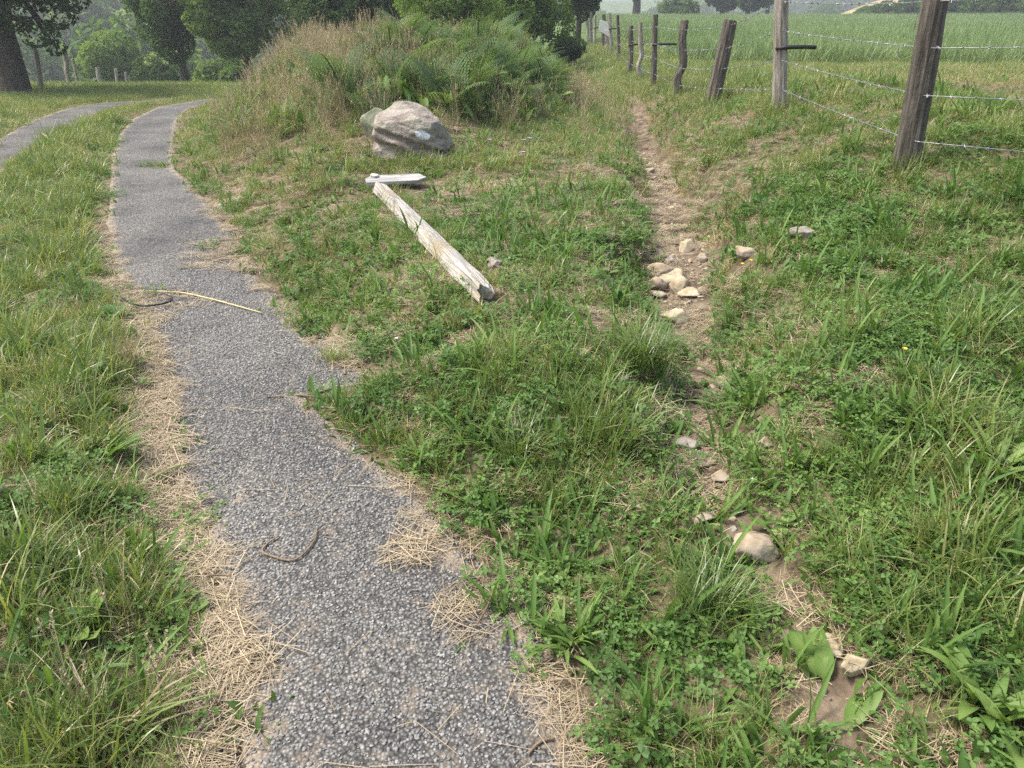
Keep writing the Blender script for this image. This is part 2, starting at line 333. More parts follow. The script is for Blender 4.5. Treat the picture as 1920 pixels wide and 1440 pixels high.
def asphalt_mat():
    m, n, N, L = newmat('asphalt')
    g = N.new('ShaderNodeNewGeometry')
    v1 = N.new('ShaderNodeTexVoronoi'); v1.inputs['Scale'].default_value = 105; L.new(g.outputs['Position'], v1.inputs['Vector'])
    sp = N.new('ShaderNodeSeparateColor'); L.new(v1.outputs['Color'], sp.inputs[0])
    rp = ramp(N, [(0, (.075, .075, .074)), (.45, (.135, .134, .13)), (.8, (.195, .192, .185)), (1, (.26, .254, .242))]); L.new(sp.outputs[0], rp.inputs[0])
    mr = N.new('ShaderNodeMapRange'); mr.inputs[1].default_value = .25; mr.inputs[2].default_value = .6; mr.inputs[3].default_value = 1; mr.inputs[4].default_value = .35; L.new(v1.outputs['Distance'], mr.inputs[0])
    mx = N.new('ShaderNodeMix'); mx.data_type = 'RGBA'; mx.blend_type = 'MULTIPLY'; mx.inputs[0].default_value = 1; L.new(rp.outputs[0], mx.inputs[6]); L.new(mr.outputs[0], mx.inputs[7])
    nz = N.new('ShaderNodeTexNoise'); nz.inputs['Scale'].default_value = 1.7; nz.inputs['Detail'].default_value = 6; L.new(g.outputs['Position'], nz.inputs['Vector'])
    r2 = ramp(N, [(.32, (.70, .69, .67)), (.62, (1.35, 1.30, 1.2))]); L.new(nz.outputs[0], r2.inputs[0])
    m2 = N.new('ShaderNodeMix'); m2.data_type = 'RGBA'; m2.blend_type = 'MULTIPLY'; m2.inputs[0].default_value = 1; L.new(mx.outputs[2], m2.inputs[6]); L.new(r2.outputs[0], m2.inputs[7])
    # dust and soil washed in from the verges
    at_ = N.new('ShaderNodeAttribute'); at_.attribute_name = 'dust'
    n3 = N.new('ShaderNodeTexNoise'); n3.inputs['Scale'].default_value = 14; n3.inputs['Detail'].default_value = 8; L.new(g.outputs['Position'], n3.inputs['Vector'])
    dv = mathn(N, L, 'ADD', at_.outputs['Fac'], mathn(N, L, 'SUBTRACT', n3.outputs[0], .62))
    mr2 = N.new('ShaderNodeMapRange'); mr2.inputs[1].default_value = 0; mr2.inputs[2].default_value = .35; mr2.inputs[4].default_value = .75; L.new(dv, mr2.inputs[0])
    m3 = N.new('ShaderNodeMix'); m3.data_type = 'RGBA'; L.new(mr2.outputs[0], m3.inputs[0]); L.new(m2.outputs[2], m3.inputs[6]); m3.inputs[7].default_value = (.30, .235, .16, 1)
    bs = N.new('ShaderNodeBsdfPrincipled'); bs.inputs['Roughness'].default_value = .75; bs.inputs['Specular IOR Level'].default_value = .3
    L.new(m3.outputs[2], bs.inputs['Base Color'])
    bp = N.new('ShaderNodeBump'); bp.invert = True; bp.inputs['Strength'].default_value = .9; bp.inputs['Distance'].default_value = .005
    L.new(v1.outputs['Distance'], bp.inputs['Height']); L.new(bp.outputs[0], bs.inputs['Normal'])
    o = N.new('ShaderNodeOutputMaterial'); L.new(bs.outputs[0], o.inputs[0]); return m
M_asphalt = asphalt_mat()
def ground_mat():
    m, n, N, L = newmat('ground')
    g = N.new('ShaderNodeNewGeometry')
    def nz(s, d=8):
        x = N.new('ShaderNodeTexNoise'); x.inputs['Scale'].default_value = s; x.inputs['Detail'].default_value = d; L.new(g.outputs['Position'], x.inputs['Vector']); return x.outputs[0]
    under = ramp(N, [(.3, (.045, .040, .022)), (.5, (.11, .09, .055)), (.7, (.20, .16, .105))]); L.new(nz(22), under.inputs[0])
    soil = ramp(N, [(.3, (.055, .042, .029)), (.48, (.13, .10, .07)), (.7, (.25, .20, .14))]); L.new(nz(9, 10), soil.inputs[0])
    greenf = ramp(N, [(.3, (.05, .085, .025)), (.7, (.12, .17, .055))]); L.new(nz(.3), greenf.inputs[0])
    tan = ramp(N, [(.3, (.24, .19, .10)), (.7, (.40, .33, .20))]); L.new(nz(.2), tan.inputs[0])
    col = under.outputs[0]
    for nm, r in (('far', greenf), ('tan', tan), ('soil', soil)):
        a = N.new('ShaderNodeAttribute'); a.attribute_name = nm
        mx = N.new('ShaderNodeMix'); mx.data_type = 'RGBA'; L.new(a.outputs['Fac'], mx.inputs[0]); L.new(col, mx.inputs[6]); L.new(r.outputs[0], mx.inputs[7]); col = mx.outputs[2]
    bs = N.new('ShaderNodeBsdfPrincipled'); bs.inputs['Roughness'].default_value = .95; bs.inputs['Specular IOR Level'].default_value = .1
    L.new(col, bs.inputs['Base Color'])
    bp = N.new('ShaderNodeBump'); bp.inputs['Strength'].default_value = .8; bp.inputs['Distance'].default_value = .03
    L.new(nz(28, 10), bp.inputs['Height']); L.new(bp.outputs[0], bs.inputs['Normal'])
    o = N.new('ShaderNodeOutputMaterial'); L.new(bs.outputs[0], o.inputs[0]); return m
M_ground = ground_mat()

# ------------------------------------------------------------------ ground sheet
def axis(fine, step, far, grow):
    a = list(np.arange(0, fine, step)); s = step
    while a[-1] < far: s *= grow; a.append(a[-1] + s)
    return np.array(a)
yp = axis(9, .045, 900, 1.025); yneg = -axis(.2, .3, 40, 1.4)[1:][::-1]
ys = np.concatenate([yneg, yp])
xr_ = axis(3.6, .05, 700, 1.035); xl_ = axis(3.6, .05, 700, 1.035)
xs = np.concatenate([-xl_[1:][::-1], xr_])
X, Y = np.meshgrid(xs, ys); Zt = terrain(X.ravel(), Y.ravel())
nx, ny = len(xs), len(ys)
i = np.arange(ny - 1)[:, None] * nx + np.arange(nx - 1)[None, :]
F = np.stack([i, i + 1, i + 1 + nx, i + nx], -1).reshape(-1, 4)
Xf, Yf = X.ravel(), Y.ravel()
gd = groove_d(Xf, Yf); pdm = np.minimum(path_d(Xf, Yf), track_d(Xf, Yf))
soil = np.clip(sstep(0.10, -0.02, gd) * sstep(30, 10, Yf) * (Yf > .3) + .9 * sstep(.16, .02, pdm) * sstep(20, 14, Yf) + .8 * sstep(.70, .8, fbm2(Xf, Yf, 1.3, 60)) * sstep(25, 10, Yf), 0, 1)
far_ = sstep(9, 22, Yf) * sstep(1.5, 3, Xf) + sstep(14, 22, Yf); far_ = np.clip(far_, 0, 1)
tan_ = np.exp(-(((Xf - 60) / 30) ** 2 + ((Yf - 125) / 26) ** 2) * .5) * (Yf > 90)
gme = make_mesh('ground', np.stack([Xf, Yf, Zt], 1), F, M_ground, {'soil': soil, 'far': far_, 'tan': tan_}, True)
obj('ground', gme, kind='structure')

def ribbon(name, EL, ER, y0, y1, mat, dfun, lift=.012):
    yy = np.arange(y0, y1, .035 if name == 'path' else .06); m = 26
    V = []; A = []
    for y in yy:
        a = float(ext(EL, np.array([y]))[0]) - .04; b = float(ext(ER, np.array([y]))[0]) + .04
        s = np.linspace(0, 1, m); xx = a + (b - a) * s
        # crinkle the two edges
        xx[0] += .05 * (noise2(y, 1.0, 9, 71) - .5) ; xx[-1] += .05 * (noise2(y, 5.0, 9, 72) - .5)
        zz = terrain(xx, np.full(m, y)) + lift; zz[0] -= .03; zz[-1] -= .03
        V.append(np.stack([xx, np.full(m, y), zz], 1)); A.append(np.minimum(xx - a, b - xx))
    n = len(yy); i = np.arange(n - 1)[:, None] * m + np.arange(m - 1)[None, :]
    F = np.stack([i, i + 1, i + 1 + m, i + m], -1).reshape(-1, 4)
    dd = np.concatenate(A); VV = np.concatenate(V)
    dust = .42 * sstep(.16, .0, dd) + .05 * sstep(2.8, 1.4, VV[:, 1]) + .02
    obj(name, make_mesh(name, VV, F, mat, {'dust': dust}, True), kind='structure')
ribbon('path', PL, PR, .35, 18.2, M_asphalt, path_d)
ribbon('side_path', TL, TR, TL[0][0], 18.2, M_asphalt, track_d)

# ------------------------------------------------------------------ scatter helper
def gn_scatter(name, protos, P, rot, scl, idx, **props):
    n = len(P); me = bpy.data.meshes.new(name); me.vertices.add(n); me.vertices.foreach_set('co', np.asarray(P, np.float32).ravel())
    a = me.attributes.new('rot', 'FLOAT_VECTOR', 'POINT'); a.data.foreach_set('vector', np.asarray(rot, np.float32).ravel())
    a = me.attributes.new('scl', 'FLOAT_VECTOR', 'POINT')
    scl = np.asarray(scl, np.float32); scl = np.repeat(scl[:, None], 3, 1) if scl.ndim == 1 else scl
    a.data.foreach_set('vector', scl.ravel())
    a = me.attributes.new('idx', 'INT', 'POINT'); a.data.foreach_set('value', np.asarray(idx, np.int32))
    col = bpy.data.collections.new(name + '_kinds')
    for k, p in enumerate(protos): p.name = '%s_kind_%02d' % (name, k); col.objects.link(p)
    o = obj(name, me, kind='stuff', **props)
    t = bpy.data.node_groups.new(name + '_nodes', 'GeometryNodeTree')
    t.interface.new_socket('Geometry', in_out='INPUT', socket_type='NodeSocketGeometry'); t.interface.new_socket('Geometry', in_out='OUTPUT', socket_type='NodeSocketGeometry')
    N = t.nodes; L = t.links
    gi = N.new('NodeGroupInput'); go = N.new('NodeGroupOutput'); m2p = N.new('GeometryNodeMeshToPoints')
    iop = N.new('GeometryNodeInstanceOnPoints'); ci = N.new('GeometryNodeCollectionInfo')
    ci.inputs[0].default_value = col; ci.inputs[1].default_value = True; ci.inputs[2].default_value = True
    L.new(gi.outputs[0], m2p.inputs[0]); L.new(m2p.outputs[0], iop.inputs['Points']); L.new(ci.outputs[0], iop.inputs['Instance'])
    iop.inputs['Pick Instance'].default_value = True
    def na(nm, ty):
        x = N.new('GeometryNodeInputNamedAttribute'); x.data_type = ty; x.inputs[0].default_value = nm; return x.outputs[0]
    L.new(na('idx', 'INT'), iop.inputs['Instance Index'])
    e2r = N.new('FunctionNodeEulerToRotation'); L.new(na('rot', 'FLOAT_VECTOR'), e2r.inputs[0]); L.new(e2r.outputs[0], iop.inputs['Rotation'])
    L.new(na('scl', 'FLOAT_VECTOR'), iop.inputs['Scale']); L.new(iop.outputs[0], go.inputs[0])
    md = o.modifiers.new('scatter', 'NODES'); md.node_group = t
    return o
def proto(parts, mat, smooth=False):
    mb = MB()
    for V, F, r in parts: mb.add(V, F, r)
    return bpy.data.objects.new('kind', mb.mesh('kind', mat, smooth))
U = lambda a, b, n: rng.uniform(a, b, n)
def grass_clump(n, L0, L1, W0, W1, spread, tilt=.5, curl=1.1, segs=4, rlo=0, rhi=1, prof='grass', fold=0, twist=.8):
    az = U(0, 6.283, n); rad = np.sqrt(U(0, 1, n)) * spread; ba = U(0, 6.283, n)
    base = np.stack([np.cos(ba) * rad, np.sin(ba) * rad, np.full(n, -.01)], 1); rv = U(rlo, rhi, n); tl = np.abs(rng.normal(0, tilt, n)) + .05
    dead = (rng.random(n) < .17) & (prof == 'grass'); rv = np.where(dead, 1.75, rv); tl = np.where(dead, tl + .5, tl)
    return strips(n, U(L0, L1, n), U(W0, W1, n), az, tl, U(.2, 1, n) * curl, base, segs, prof, fold, rv, twist)

def cloverleaf(n, spread, h0, h1, rr):
    mb = []; ba = U(0, 6.283, n); rad = np.sqrt(U(0, 1, n)) * spread
    k = 6; VV = []; FF = []; RR = []; c = 0
    for q in range(n):
        bx, by, h = math.cos(ba[q]) * rad[q], math.sin(ba[q]) * rad[q], random.uniform(h0, h1); ph = random.uniform(0, 6.28); s = random.uniform(.7, 1.3) * rr
        tx, ty = random.gauss(0, .3), random.gauss(0, .3)
        for j in range(3):
            a = ph + j * 2.094; ux, uy = math.cos(a), math.sin(a)
            for (f, g) in ((0, 0), (.9, .65), (1.75, .55), (1.65, 0), (1.75, -.55), (.9, -.65)):
                x = ux * f * s - uy * g * s; y = uy * f * s + ux * g * s
                VV.append((bx + x, by + y, h + x * tx + y * ty - .25 * abs(f - .8) * s + abs(g) * .25 * s))
            FF += [(c, c + 1, c + 2, c + 3), (c, c + 3, c + 4, c + 5)]; RR += [random.random()] * 6; c += 6
    return np.array(VV), np.array(FF), np.array(RR)
def straw_pile(n, spread, L0, L1, W0, W1, h=.012):
    az = U(0, 6.283, n); rad = np.sqrt(U(0, 1, n)) * spread; ba = U(0, 6.283, n); L = U(L0, L1, n)
    base = np.stack([np.cos(ba) * rad - np.cos(az) * L / 2, np.sin(ba) * rad - np.sin(az) * L / 2, U(.002, h, n)], 1)
    return strips(n, L, U(W0, W1, n), az, math.pi / 2 + rng.normal(0, .04, n), rng.normal(0, .12, n), base, 3, 'flat', 0, U(0, 1, n), .4)
def seed_grass(n, H0, H1, spread, head=.09, hr=.006):
    """thin stems with a plumed head"""
    out = []; az = U(0, 6.283, n); L = U(H0, H1, n); rad = np.sqrt(U(0, 1, n)) * spread; ba = U(0, 6.283, n); r = U(.3, 1, n)
    base = np.stack([np.cos(ba) * rad, np.sin(ba) * rad, np.zeros(n)], 1); tl = U(0, .25, n); cu = U(.05, .5, n)
    out.append(strips(n, L, np.full(n, .0028), az, tl, cu, base, 5, 'flat', 0, r, .3))
    s = np.linspace(0, 1, 6)
    for q in range(n):
        th = tl[q] + cu[q] * s ** 1.3; dl = L[q] / 5
        h = np.sum(np.sin(th[:-1]) * dl); v = np.sum(np.cos(th[:-1]) * dl)
        tip = base[q] + np.array([h * math.cos(az[q]), h * math.sin(az[q]), v]); m = 12
        d = np.array([math.sin(th[-1]) * math.cos(az[q]), math.sin(th[-1]) * math.sin(az[q]), math.cos(th[-1])])
        f = np.linspace(0, 1, m)[:, None]; bb = tip - d * head * f
        out.append(strips(m, np.full(m, head * .22), np.full(m, hr * .9), U(0, 6.28, m), U(.3, .9, m), np.full(m, .3), bb, 2, 'leaf', 0, np.full(m, r[q]), .5))
    return out

# ---- kinds of clump
gA = [proto([grass_clump(26, .04, .16, .0030, .0066, .065, .6, 1.2)], M_grass) for _ in range(4)]
gB = [proto([grass_clump(20, .10, .28, .0050, .0095, .05, .6, 1.5, 6)], M_grass) for _ in range(4)]
gC = [proto([grass_clump(30, .03, .10, .0025, .0042, .07, .9, 1.0, 3, .5, 1.0)], M_mown) for _ in range(3)]
gD = [proto([grass_clump(40, .10, .24, .0030, .0055, .045, .38, 1.1, 5, 0, .7)], M_grass) for _ in range(2)]
gF = [proto([grass_clump(34, .10, .30, .008, .014, .22, .4, .9, 3)], M_grass) for _ in range(3)]           # coarser clumps for farther off
gM = [proto([grass_clump(34, .05, .16, .008, .014, .24, .9, 1.0, 3, .3, 1.0)], M_mown) for _ in range(2)]
gW = [proto([grass_clump(10, .10, .22, .010, .017, .04, .9, 1.0, 6, 0, .8, 'leaf', .5, .5)], M_herb) for _ in range(3)]   # plantain-like
gH = [proto([cloverleaf(34, .09, .02, .08, .0075)], M_herb) for _ in range(3)]
gO = [proto([grass_clump(22, .03, .085, .012, .022, .08, .9, .7, 4, 0, 1, 'leaf', .3, .8)], M_herb) for _ in range(3)]    # small oval leaves
gS = [proto([straw_pile(46, .075, .03, .12, .0011, .0024)], M_straw) for _ in range(4)]
gS1 = [proto([straw_pile(2, .10, .03, .14, .0014, .0026, .006)], M_straw) for _ in range(4)]
gT = [proto(seed_grass(9, .35, .65, .06) + [grass_clump(26, .15, .40, .003, .005, .06, .3, .8, 4, .5, 1)], M_dry) for _ in range(3)]
gTg = [proto([grass_clump(34, .25, .60, .006, .010, .10, .35, 1.2, 5)], M_grass) for _ in range(3)]

def sample(x0, x1, y0, y1, dens, hw=None):
    n = int((x1 - x0) * (y1 - y0) * dens); x = U(x0, x1, n); y = U(y0, y1, n)
    if hw is not None:
        k = np.abs(x) < hw * y + 1.2; x, y = x[k], y[k]
    return x, y
posts_clear = []            # (x, y, r) discs kept free of plants
segs_clear = []             # (p, q, r)
def clear_mask(x, y):
    k = np.ones(len(x), bool)
    for (cx, cy, r) in posts_clear: k &= (x - cx) ** 2 + (y - cy) ** 2 > r * r
    for (p, q, r) in segs_clear:
        dx, dy = q[0] - p[0], q[1] - p[1]; t = np.clip(((x - p[0]) * dx + (y - p[1]) * dy) / (dx * dx + dy * dy), 0, 1)
        k &= (x - p[0] - t * dx) ** 2 + (y - p[1] - t * dy) ** 2 > r * r
    return k

# ------------------------------------------------------------------ things: rocks
def ico(sub):
    import bmesh
    bm = bmesh.new(); bmesh.ops.create_icosphere(bm, subdivisions=sub, radius=1)
    V = np.array([v.co[:] for v in bm.verts]); F = np.array([[v.index for v in f.verts] for f in bm.faces]); bm.free(); return V, F
ICO = {k: ico(k) for k in (1, 3, 4, 5, 6)}
def rock_mesh(name, dims, seed, mat, sub=4, planes=14, rough=.045, flat_=0):
    V, F = ICO[sub]; rs = np.random.RandomState(seed)
    n = rs.normal(size=(planes, 3)); n /= np.linalg.norm(n, axis=1)[:, None]; d = rs.uniform(.42, .82, planes)
    dot = V @ n.T; rr = np.where(dot > 1e-3, d / np.maximum(dot, 1e-3), 9); r = np.minimum(np.min(rr, 1), 1.0)
    P = V * r[:, None]
    P = P * (1 + rough * 2 * (noise3(V + seed, 2.2, seed) - .5)[:, None] + rough * (noise3(V + seed, 6, seed + 1) - .5)[:, None] + rough * .4 * (noise3(V, 17, seed + 2) - .5)[:, None])
    P = P / np.abs(P).max(0) * np.array(dims) / 2
    return make_mesh(name, P, F, mat, None, True)
def rock(px, py, wpx, hpx, mat, label, seed, group=None, sink=.3, rot=None, name='stone', depth=.8, sub=4):
    """px,py = centre of the stone's foot in the picture; wpx,hpx = its size there"""
    b = at(px, py); Zd = (b.y * math.cos(R(PITCH)) + (CAMZ - b.z) * math.sin(R(PITCH)))
    wd = wpx * Zd / FPX; ang = math.atan2(CAMZ - b.z, b.y)
    dp = wd * depth; ht = max(.25 * wd, (hpx * Zd / FPX - dp * math.sin(ang) * .8) / math.cos(ang) * 1.05)
    me = rock_mesh(name, (wd, dp, ht / (1 - sink * .5)), seed, mat, sub)
    o = thing(name, label, 'stone' if name == 'stone' else 'rock', (b.x, b.y + dp * .35, b.z + ht * (.5 - sink * .5)), group, me)
    o.rotation_euler = (0, 0, rot if rot is not None else 0)
    posts_clear.append((b.x, b.y + dp * .25, wd * .5)); posts_clear.append((b.x, b.y - .05, wd * .42 + .012))
    return o

# boulder beside the mound
bb = at(770, 300); 
BZ = bb.y * math.cos(R(PITCH)) + (CAMZ - bb.z) * math.sin(R(PITCH)); bw = 158 * BZ / FPX
V, F = ICO[6]
def boulder():
    P = V.copy(); n = []
    rs = np.random.RandomState(5)
    pl = [((-.98, -.1, .1), .80), ((-.45, -.75, -.15), .86), ((.25, -.9, -.1), .86), ((.85, -.3, .2), .86), ((.45, -.2, .9), .80), ((-.1, -.45, .85), .84), ((-.7, .1, .75), .90), ((0, .8, .3), .8), ((.9, .2, .55), .84), ((.0, -.97, .3), .90)]
    r = np.full(len(P), 1.0)
    for nn, d in pl:
        nn = np.array(nn) / np.linalg.norm(nn); dt = P @ nn; r = np.minimum(r, np.where(dt > 1e-3, d / np.maximum(dt, 1e-3), 9))
    P = P * r[:, None]
    # slanting bedding ledges: deep ledge running down to the right, with finer ones above it
    q = P[:, 2] + .42 * P[:, 0] + .10 * (noise3(P, 2.0, 3) - .5) * 2
    def ledge(q, c, wdt, dep): return -dep * np.exp(-np.clip((q - c) / wdt, -9, 9) ** 2)
    front = sstep(.3, -.3, P[:, 1])
    k = 1 + front * (ledge(q, -.02, .09, .13) * sstep(-.75, -.4, P[:, 0]) + ledge(q, .22, .035, .022) * sstep(-.4, .2, P[:, 0]) + ledge(q, .42, .03, .03) * sstep(-.5, 0, P[:, 0]) + ledge(q, -.42, .16, .10) + .05 * sstep(-.02, -.18, q) * sstep(-.45, -.2, q))
    k += .10 * (noise3(P, 1.6, 8) - .5) + .07 * (noise3(P * [1, 1, 1.8], 4.5, 9) - .5) + .03 * (noise3(P, 12, 10) - .5) + .014 * (noise3(P, 30, 12) - .5)
    k += .009 * np.sin(q * 42 + 6 * noise3(P, 3, 15)) * sstep(.35, .6, noise3(P, 2.5, 16)) * front
    # chipped hollow on the right face
    h = np.linalg.norm(P - np.array([.72, -.5, -.02]), axis=1); k -= .10 * np.exp(-(h / .2) ** 2)
    P = P * k[:, None]
    P[:, 2] = np.maximum(P[:, 2], -.95)
    m = np.abs(P).max(0); return P / m * np.array([bw * .52, bw * .42, bw * .42])
m, n, N, L = newmat('boulder_rock')
tc = N.new('ShaderNodeTexCoord'); mp = N.new('ShaderNodeMapping'); L.new(tc.outputs['Object'], mp.inputs[0]); mp.inputs['Rotation'].default_value = (0, R(-24), 0); mp.inputs['Scale'].default_value = (1.3, 1.3, 3)
nz = N.new('ShaderNodeTexNoise'); nz.inputs['Scale'].default_value = 4; nz.inputs['Detail'].default_value = 9; nz.inputs['Roughness'].default_value = .65; L.new(mp.outputs[0], nz.inputs['Vector'])
rp = ramp(N, [(.28, (.08, .065, .055)), (.42, (.175, .145, .122)), (.55, (.27, .235, .20)), (.72, (.39, .355, .31))]); L.new(nz.outputs[0], rp.inputs[0])
n2 = N.new('ShaderNodeTexNoise'); n2.inputs['Scale'].default_value = 5; n2.inputs['Detail'].default_value = 8; L.new(tc.outputs['Object'], n2.inputs['Vector'])
mr = N.new('ShaderNodeMapRange'); mr.inputs[1].default_value = .5; mr.inputs[2].default_value = .66; mr.inputs[4].default_value = .7; L.new(n2.outputs[0], mr.inputs[0])
mx = N.new('ShaderNodeMix'); mx.data_type = 'RGBA'; L.new(mr.outputs[0], mx.inputs[0]); L.new(rp.outputs[0], mx.inputs[6]); mx.inputs[7].default_value = (.27, .26, .20, 1)
bs = N.new('ShaderNodeBsdfPrincipled'); bs.inputs['Roughness'].default_value = .9; bs.inputs['Specular IOR Level'].default_value = .2; L.new(mx.outputs[2], bs.inputs['Base Color'])
nb = N.new('ShaderNodeTexNoise'); nb.inputs['Scale'].default_value = 30; nb.inputs['Detail'].default_value = 10; L.new(mp.outputs[0], nb.inputs['Vector'])
bp = N.new('ShaderNodeBump'); bp.inputs['Strength'].default_value = .7; bp.inputs['Distance'].default_value = .02; L.new(nb.outputs[0], bp.inputs['Height']); L.new(bp.outputs[0], bs.inputs['Normal'])
o_ = N.new('ShaderNodeOutputMaterial'); L.new(bs.outputs[0], o_.inputs[0]); M_boulder = m
PB = boulder(); bme = make_mesh('boulder', PB, F, M_boulder, None, True)
bo = thing('boulder', 'large pinkish grey boulder with slanting ledges and a white paint spot', 'boulder', (bb.x - .04, bb.y + .29, bb.z + bw * .20), None, bme)
posts_clear.append((bb.x, bb.y + .36, bw * .44))
# painted spot: a thin skin lifted off the rock around a point
fc = PB[F].mean(1); fn = np.cross(PB[F[:, 1]] - PB[F[:, 0]], PB[F[:, 2]] - PB[F[:, 0]]); fn /= np.linalg.norm(fn, axis=1)[:, None]
tgt = np.array([.205 * bw, 0, .08 * bw]); dd = np.sqrt(((fc[:, 0] - tgt[0]) / 1.0) ** 2 + ((fc[:, 2] - tgt[2] + .25 * (fc[:, 0] - tgt[0])) / .62) ** 2) + .012 * noise3(fc, 40, 3)
sel = (dd < .068) & (fc[:, 1] < 0)
vn = np.zeros_like(PB); [np.add.at(vn, F[:, j], fn) for j in range(3)]; vn /= np.linalg.norm(vn, axis=1)[:, None] + 1e-9
obj('paint_spot', make_mesh('paint_spot', (PB + vn * .0025), F[sel], basic('white_paint', [(.3, (.62, .63, .66)), (.7, (.8, .81, .84))], 12, .6, .2), None, True), bo)
o = rock(700, 262, 58, 62, M_mossy, 'grey lichened rock half hidden behind the left side of the boulder', 77, sink=.45, name='rock', sub=5, depth=.9)

# stones in and beside the dry gully
SL = [ (1266, 538, 66, 40, 'M_stone_y', 'broad pale slab bedded across the gully above the pile of stones', 21, .6),
 (1247, 531, 52, 36, 'M_stone', 'flat-topped brown stone overhanging the dark hollow in the gully', 22, .2),
 (1236, 547, 32, 24, 'M_stone', 'rounded stone under the left edge of the overhanging flat stone', 23, .2),
 (1240, 560, 34, 16, 'M_stone', 'small low stone at the foot of the gully pile, left side', 24, .3),
 (1279, 556, 36, 36, 'M_stone_y', 'upright cream stone right of the dark hollow in the gully', 25, .2),
 (1302, 560, 46, 22, 'M_stone_y', 'pale flat stone leaning on the cream stone at the gully pile', 26, .3),
 (1268, 606, 44, 30, 'M_stone_y', 'yellowish embedded stone just below the gully pile', 27, .5),
 (1292, 472, 32, 24, 'M_stone_y', 'yellowish slab in the gully floor above the broad slab', 28, .5),
 (1318, 492, 22, 18, 'M_stone', 'small pale stone at the gully edge above the yellow scar', 29, .4),
 (1258, 492, 24, 14, 'M_stone_g', 'small brown stone at the top edge of the broad slab', 30, .4),
 (1400, 487, 44, 28, 'M_stone', 'brownish stone in the grass bank right of the gully', 31, .3),
 (1507, 446, 44, 20, 'M_stone_g', 'low brown stone showing through grass high on the right bank', 132, .75),
 (926, 504, 32, 22, 'M_stone_g', 'smooth grey stone in grass beside the lower end of the fallen post', 33, .3),
 (1038, 470, 20, 12, 'M_stone_g', 'small grey stone in grass between the fallen post and the gully', 34, .4),
 (1217, 324, 20, 10, 'M_stone', 'light stone at the top of the gully', 35, .3),
 (1196, 318, 10, 6, 'M_stone', 'tiny pebble just left of the light stone at the gully top', 36, .3),
 (1259, 392, 12, 7, 'M_stone_y', 'small white stone in the upper gully', 37, .3),
 (1261, 643, 26, 12, 'M_stone_y', 'whitish flat stone beside the dark grass tussock', 38, .4),
 (1160, 716, 34, 22, 'M_stone_g', 'greyish stone in grass left of the gully, below the tussock', 39, .4),
 (1357, 730, 34, 36, 'M_stone', 'tall brownish stone at the right rim of the gully', 40, .5),
 (1269, 786, 18, 16, 'M_stone_y', 'little cream stone, left one of a touching pair', 41, .3),
 (1281, 790, 18, 20, 'M_stone_y', 'little cream stone, right one of a touching pair', 42, .3),
 (1320, 824, 26, 10, 'M_stone_y', 'thin cream chip of stone behind the brown block', 43, .3),
 (1292, 848, 50, 32, 'M_stone_g', 'brown block of stone, uppermost in the row of four', 44, .2),
 (1308, 862, 22, 16, 'M_stone_g', 'small round brown stone between the brown block and the tan stones', 45, .2),
 (1330, 880, 42, 26, 'M_stone', 'angular tan stone, third in the row of four', 46, .2),
 (1349, 908, 32, 26, 'M_stone', 'rounded tan stone, lowest in the row of four', 47, .2),
 (1437, 846, 30, 28, 'M_stone', 'pale stone behind grass blades right of the row of four', 48, .4),
 (1287, 936, 16, 14, 'M_stone_g', 'little grey pebble below the row of four stones', 49, .3),
 (1316, 980, 46, 26, 'M_stone', 'squarish tan stone at the head of the strip of straw', 50, .3),
 (1200, 962, 18, 18, 'M_stone', 'small tan stone in dry grass left of the squarish stone', 51, .4),
 (1422, 1055, 68, 58, 'M_stone', 'large tan lump of stone half buried beside the strip of straw', 52, .5),
 (1566, 1240, 66, 46, 'M_stone_y', 'buried ochre stone behind the big dock leaves', 53, .5),
 (1609, 1280, 52, 56, 'M_stone_y', 'pale peach stone right of the big dock leaves', 54, .3),
 (1090, 665, 24, 14, 'M_stone', 'tan curled stone chip in grass left of the tussock', 55, .4),
 (1378, 700, 22, 12, 'M_stone', 'small flat stone at the right edge of the bare gully soil', 56, .4)]
for (px, py, wp, hp, mt, lb, sd_, sk) in SL:
    kf = 1.3 if (20 < sd_ < 28 or 43 < sd_ < 48 or sd_ > 51) else 1.12; sk = sk * (.6 if 43 < sd_ < 55 else 1)
    rock(px, py, wp * kf, hp * kf, globals()[mt], lb, sd_, 'stones in and beside the gully', sk, rot=random.uniform(-.3, .3), sub=4)

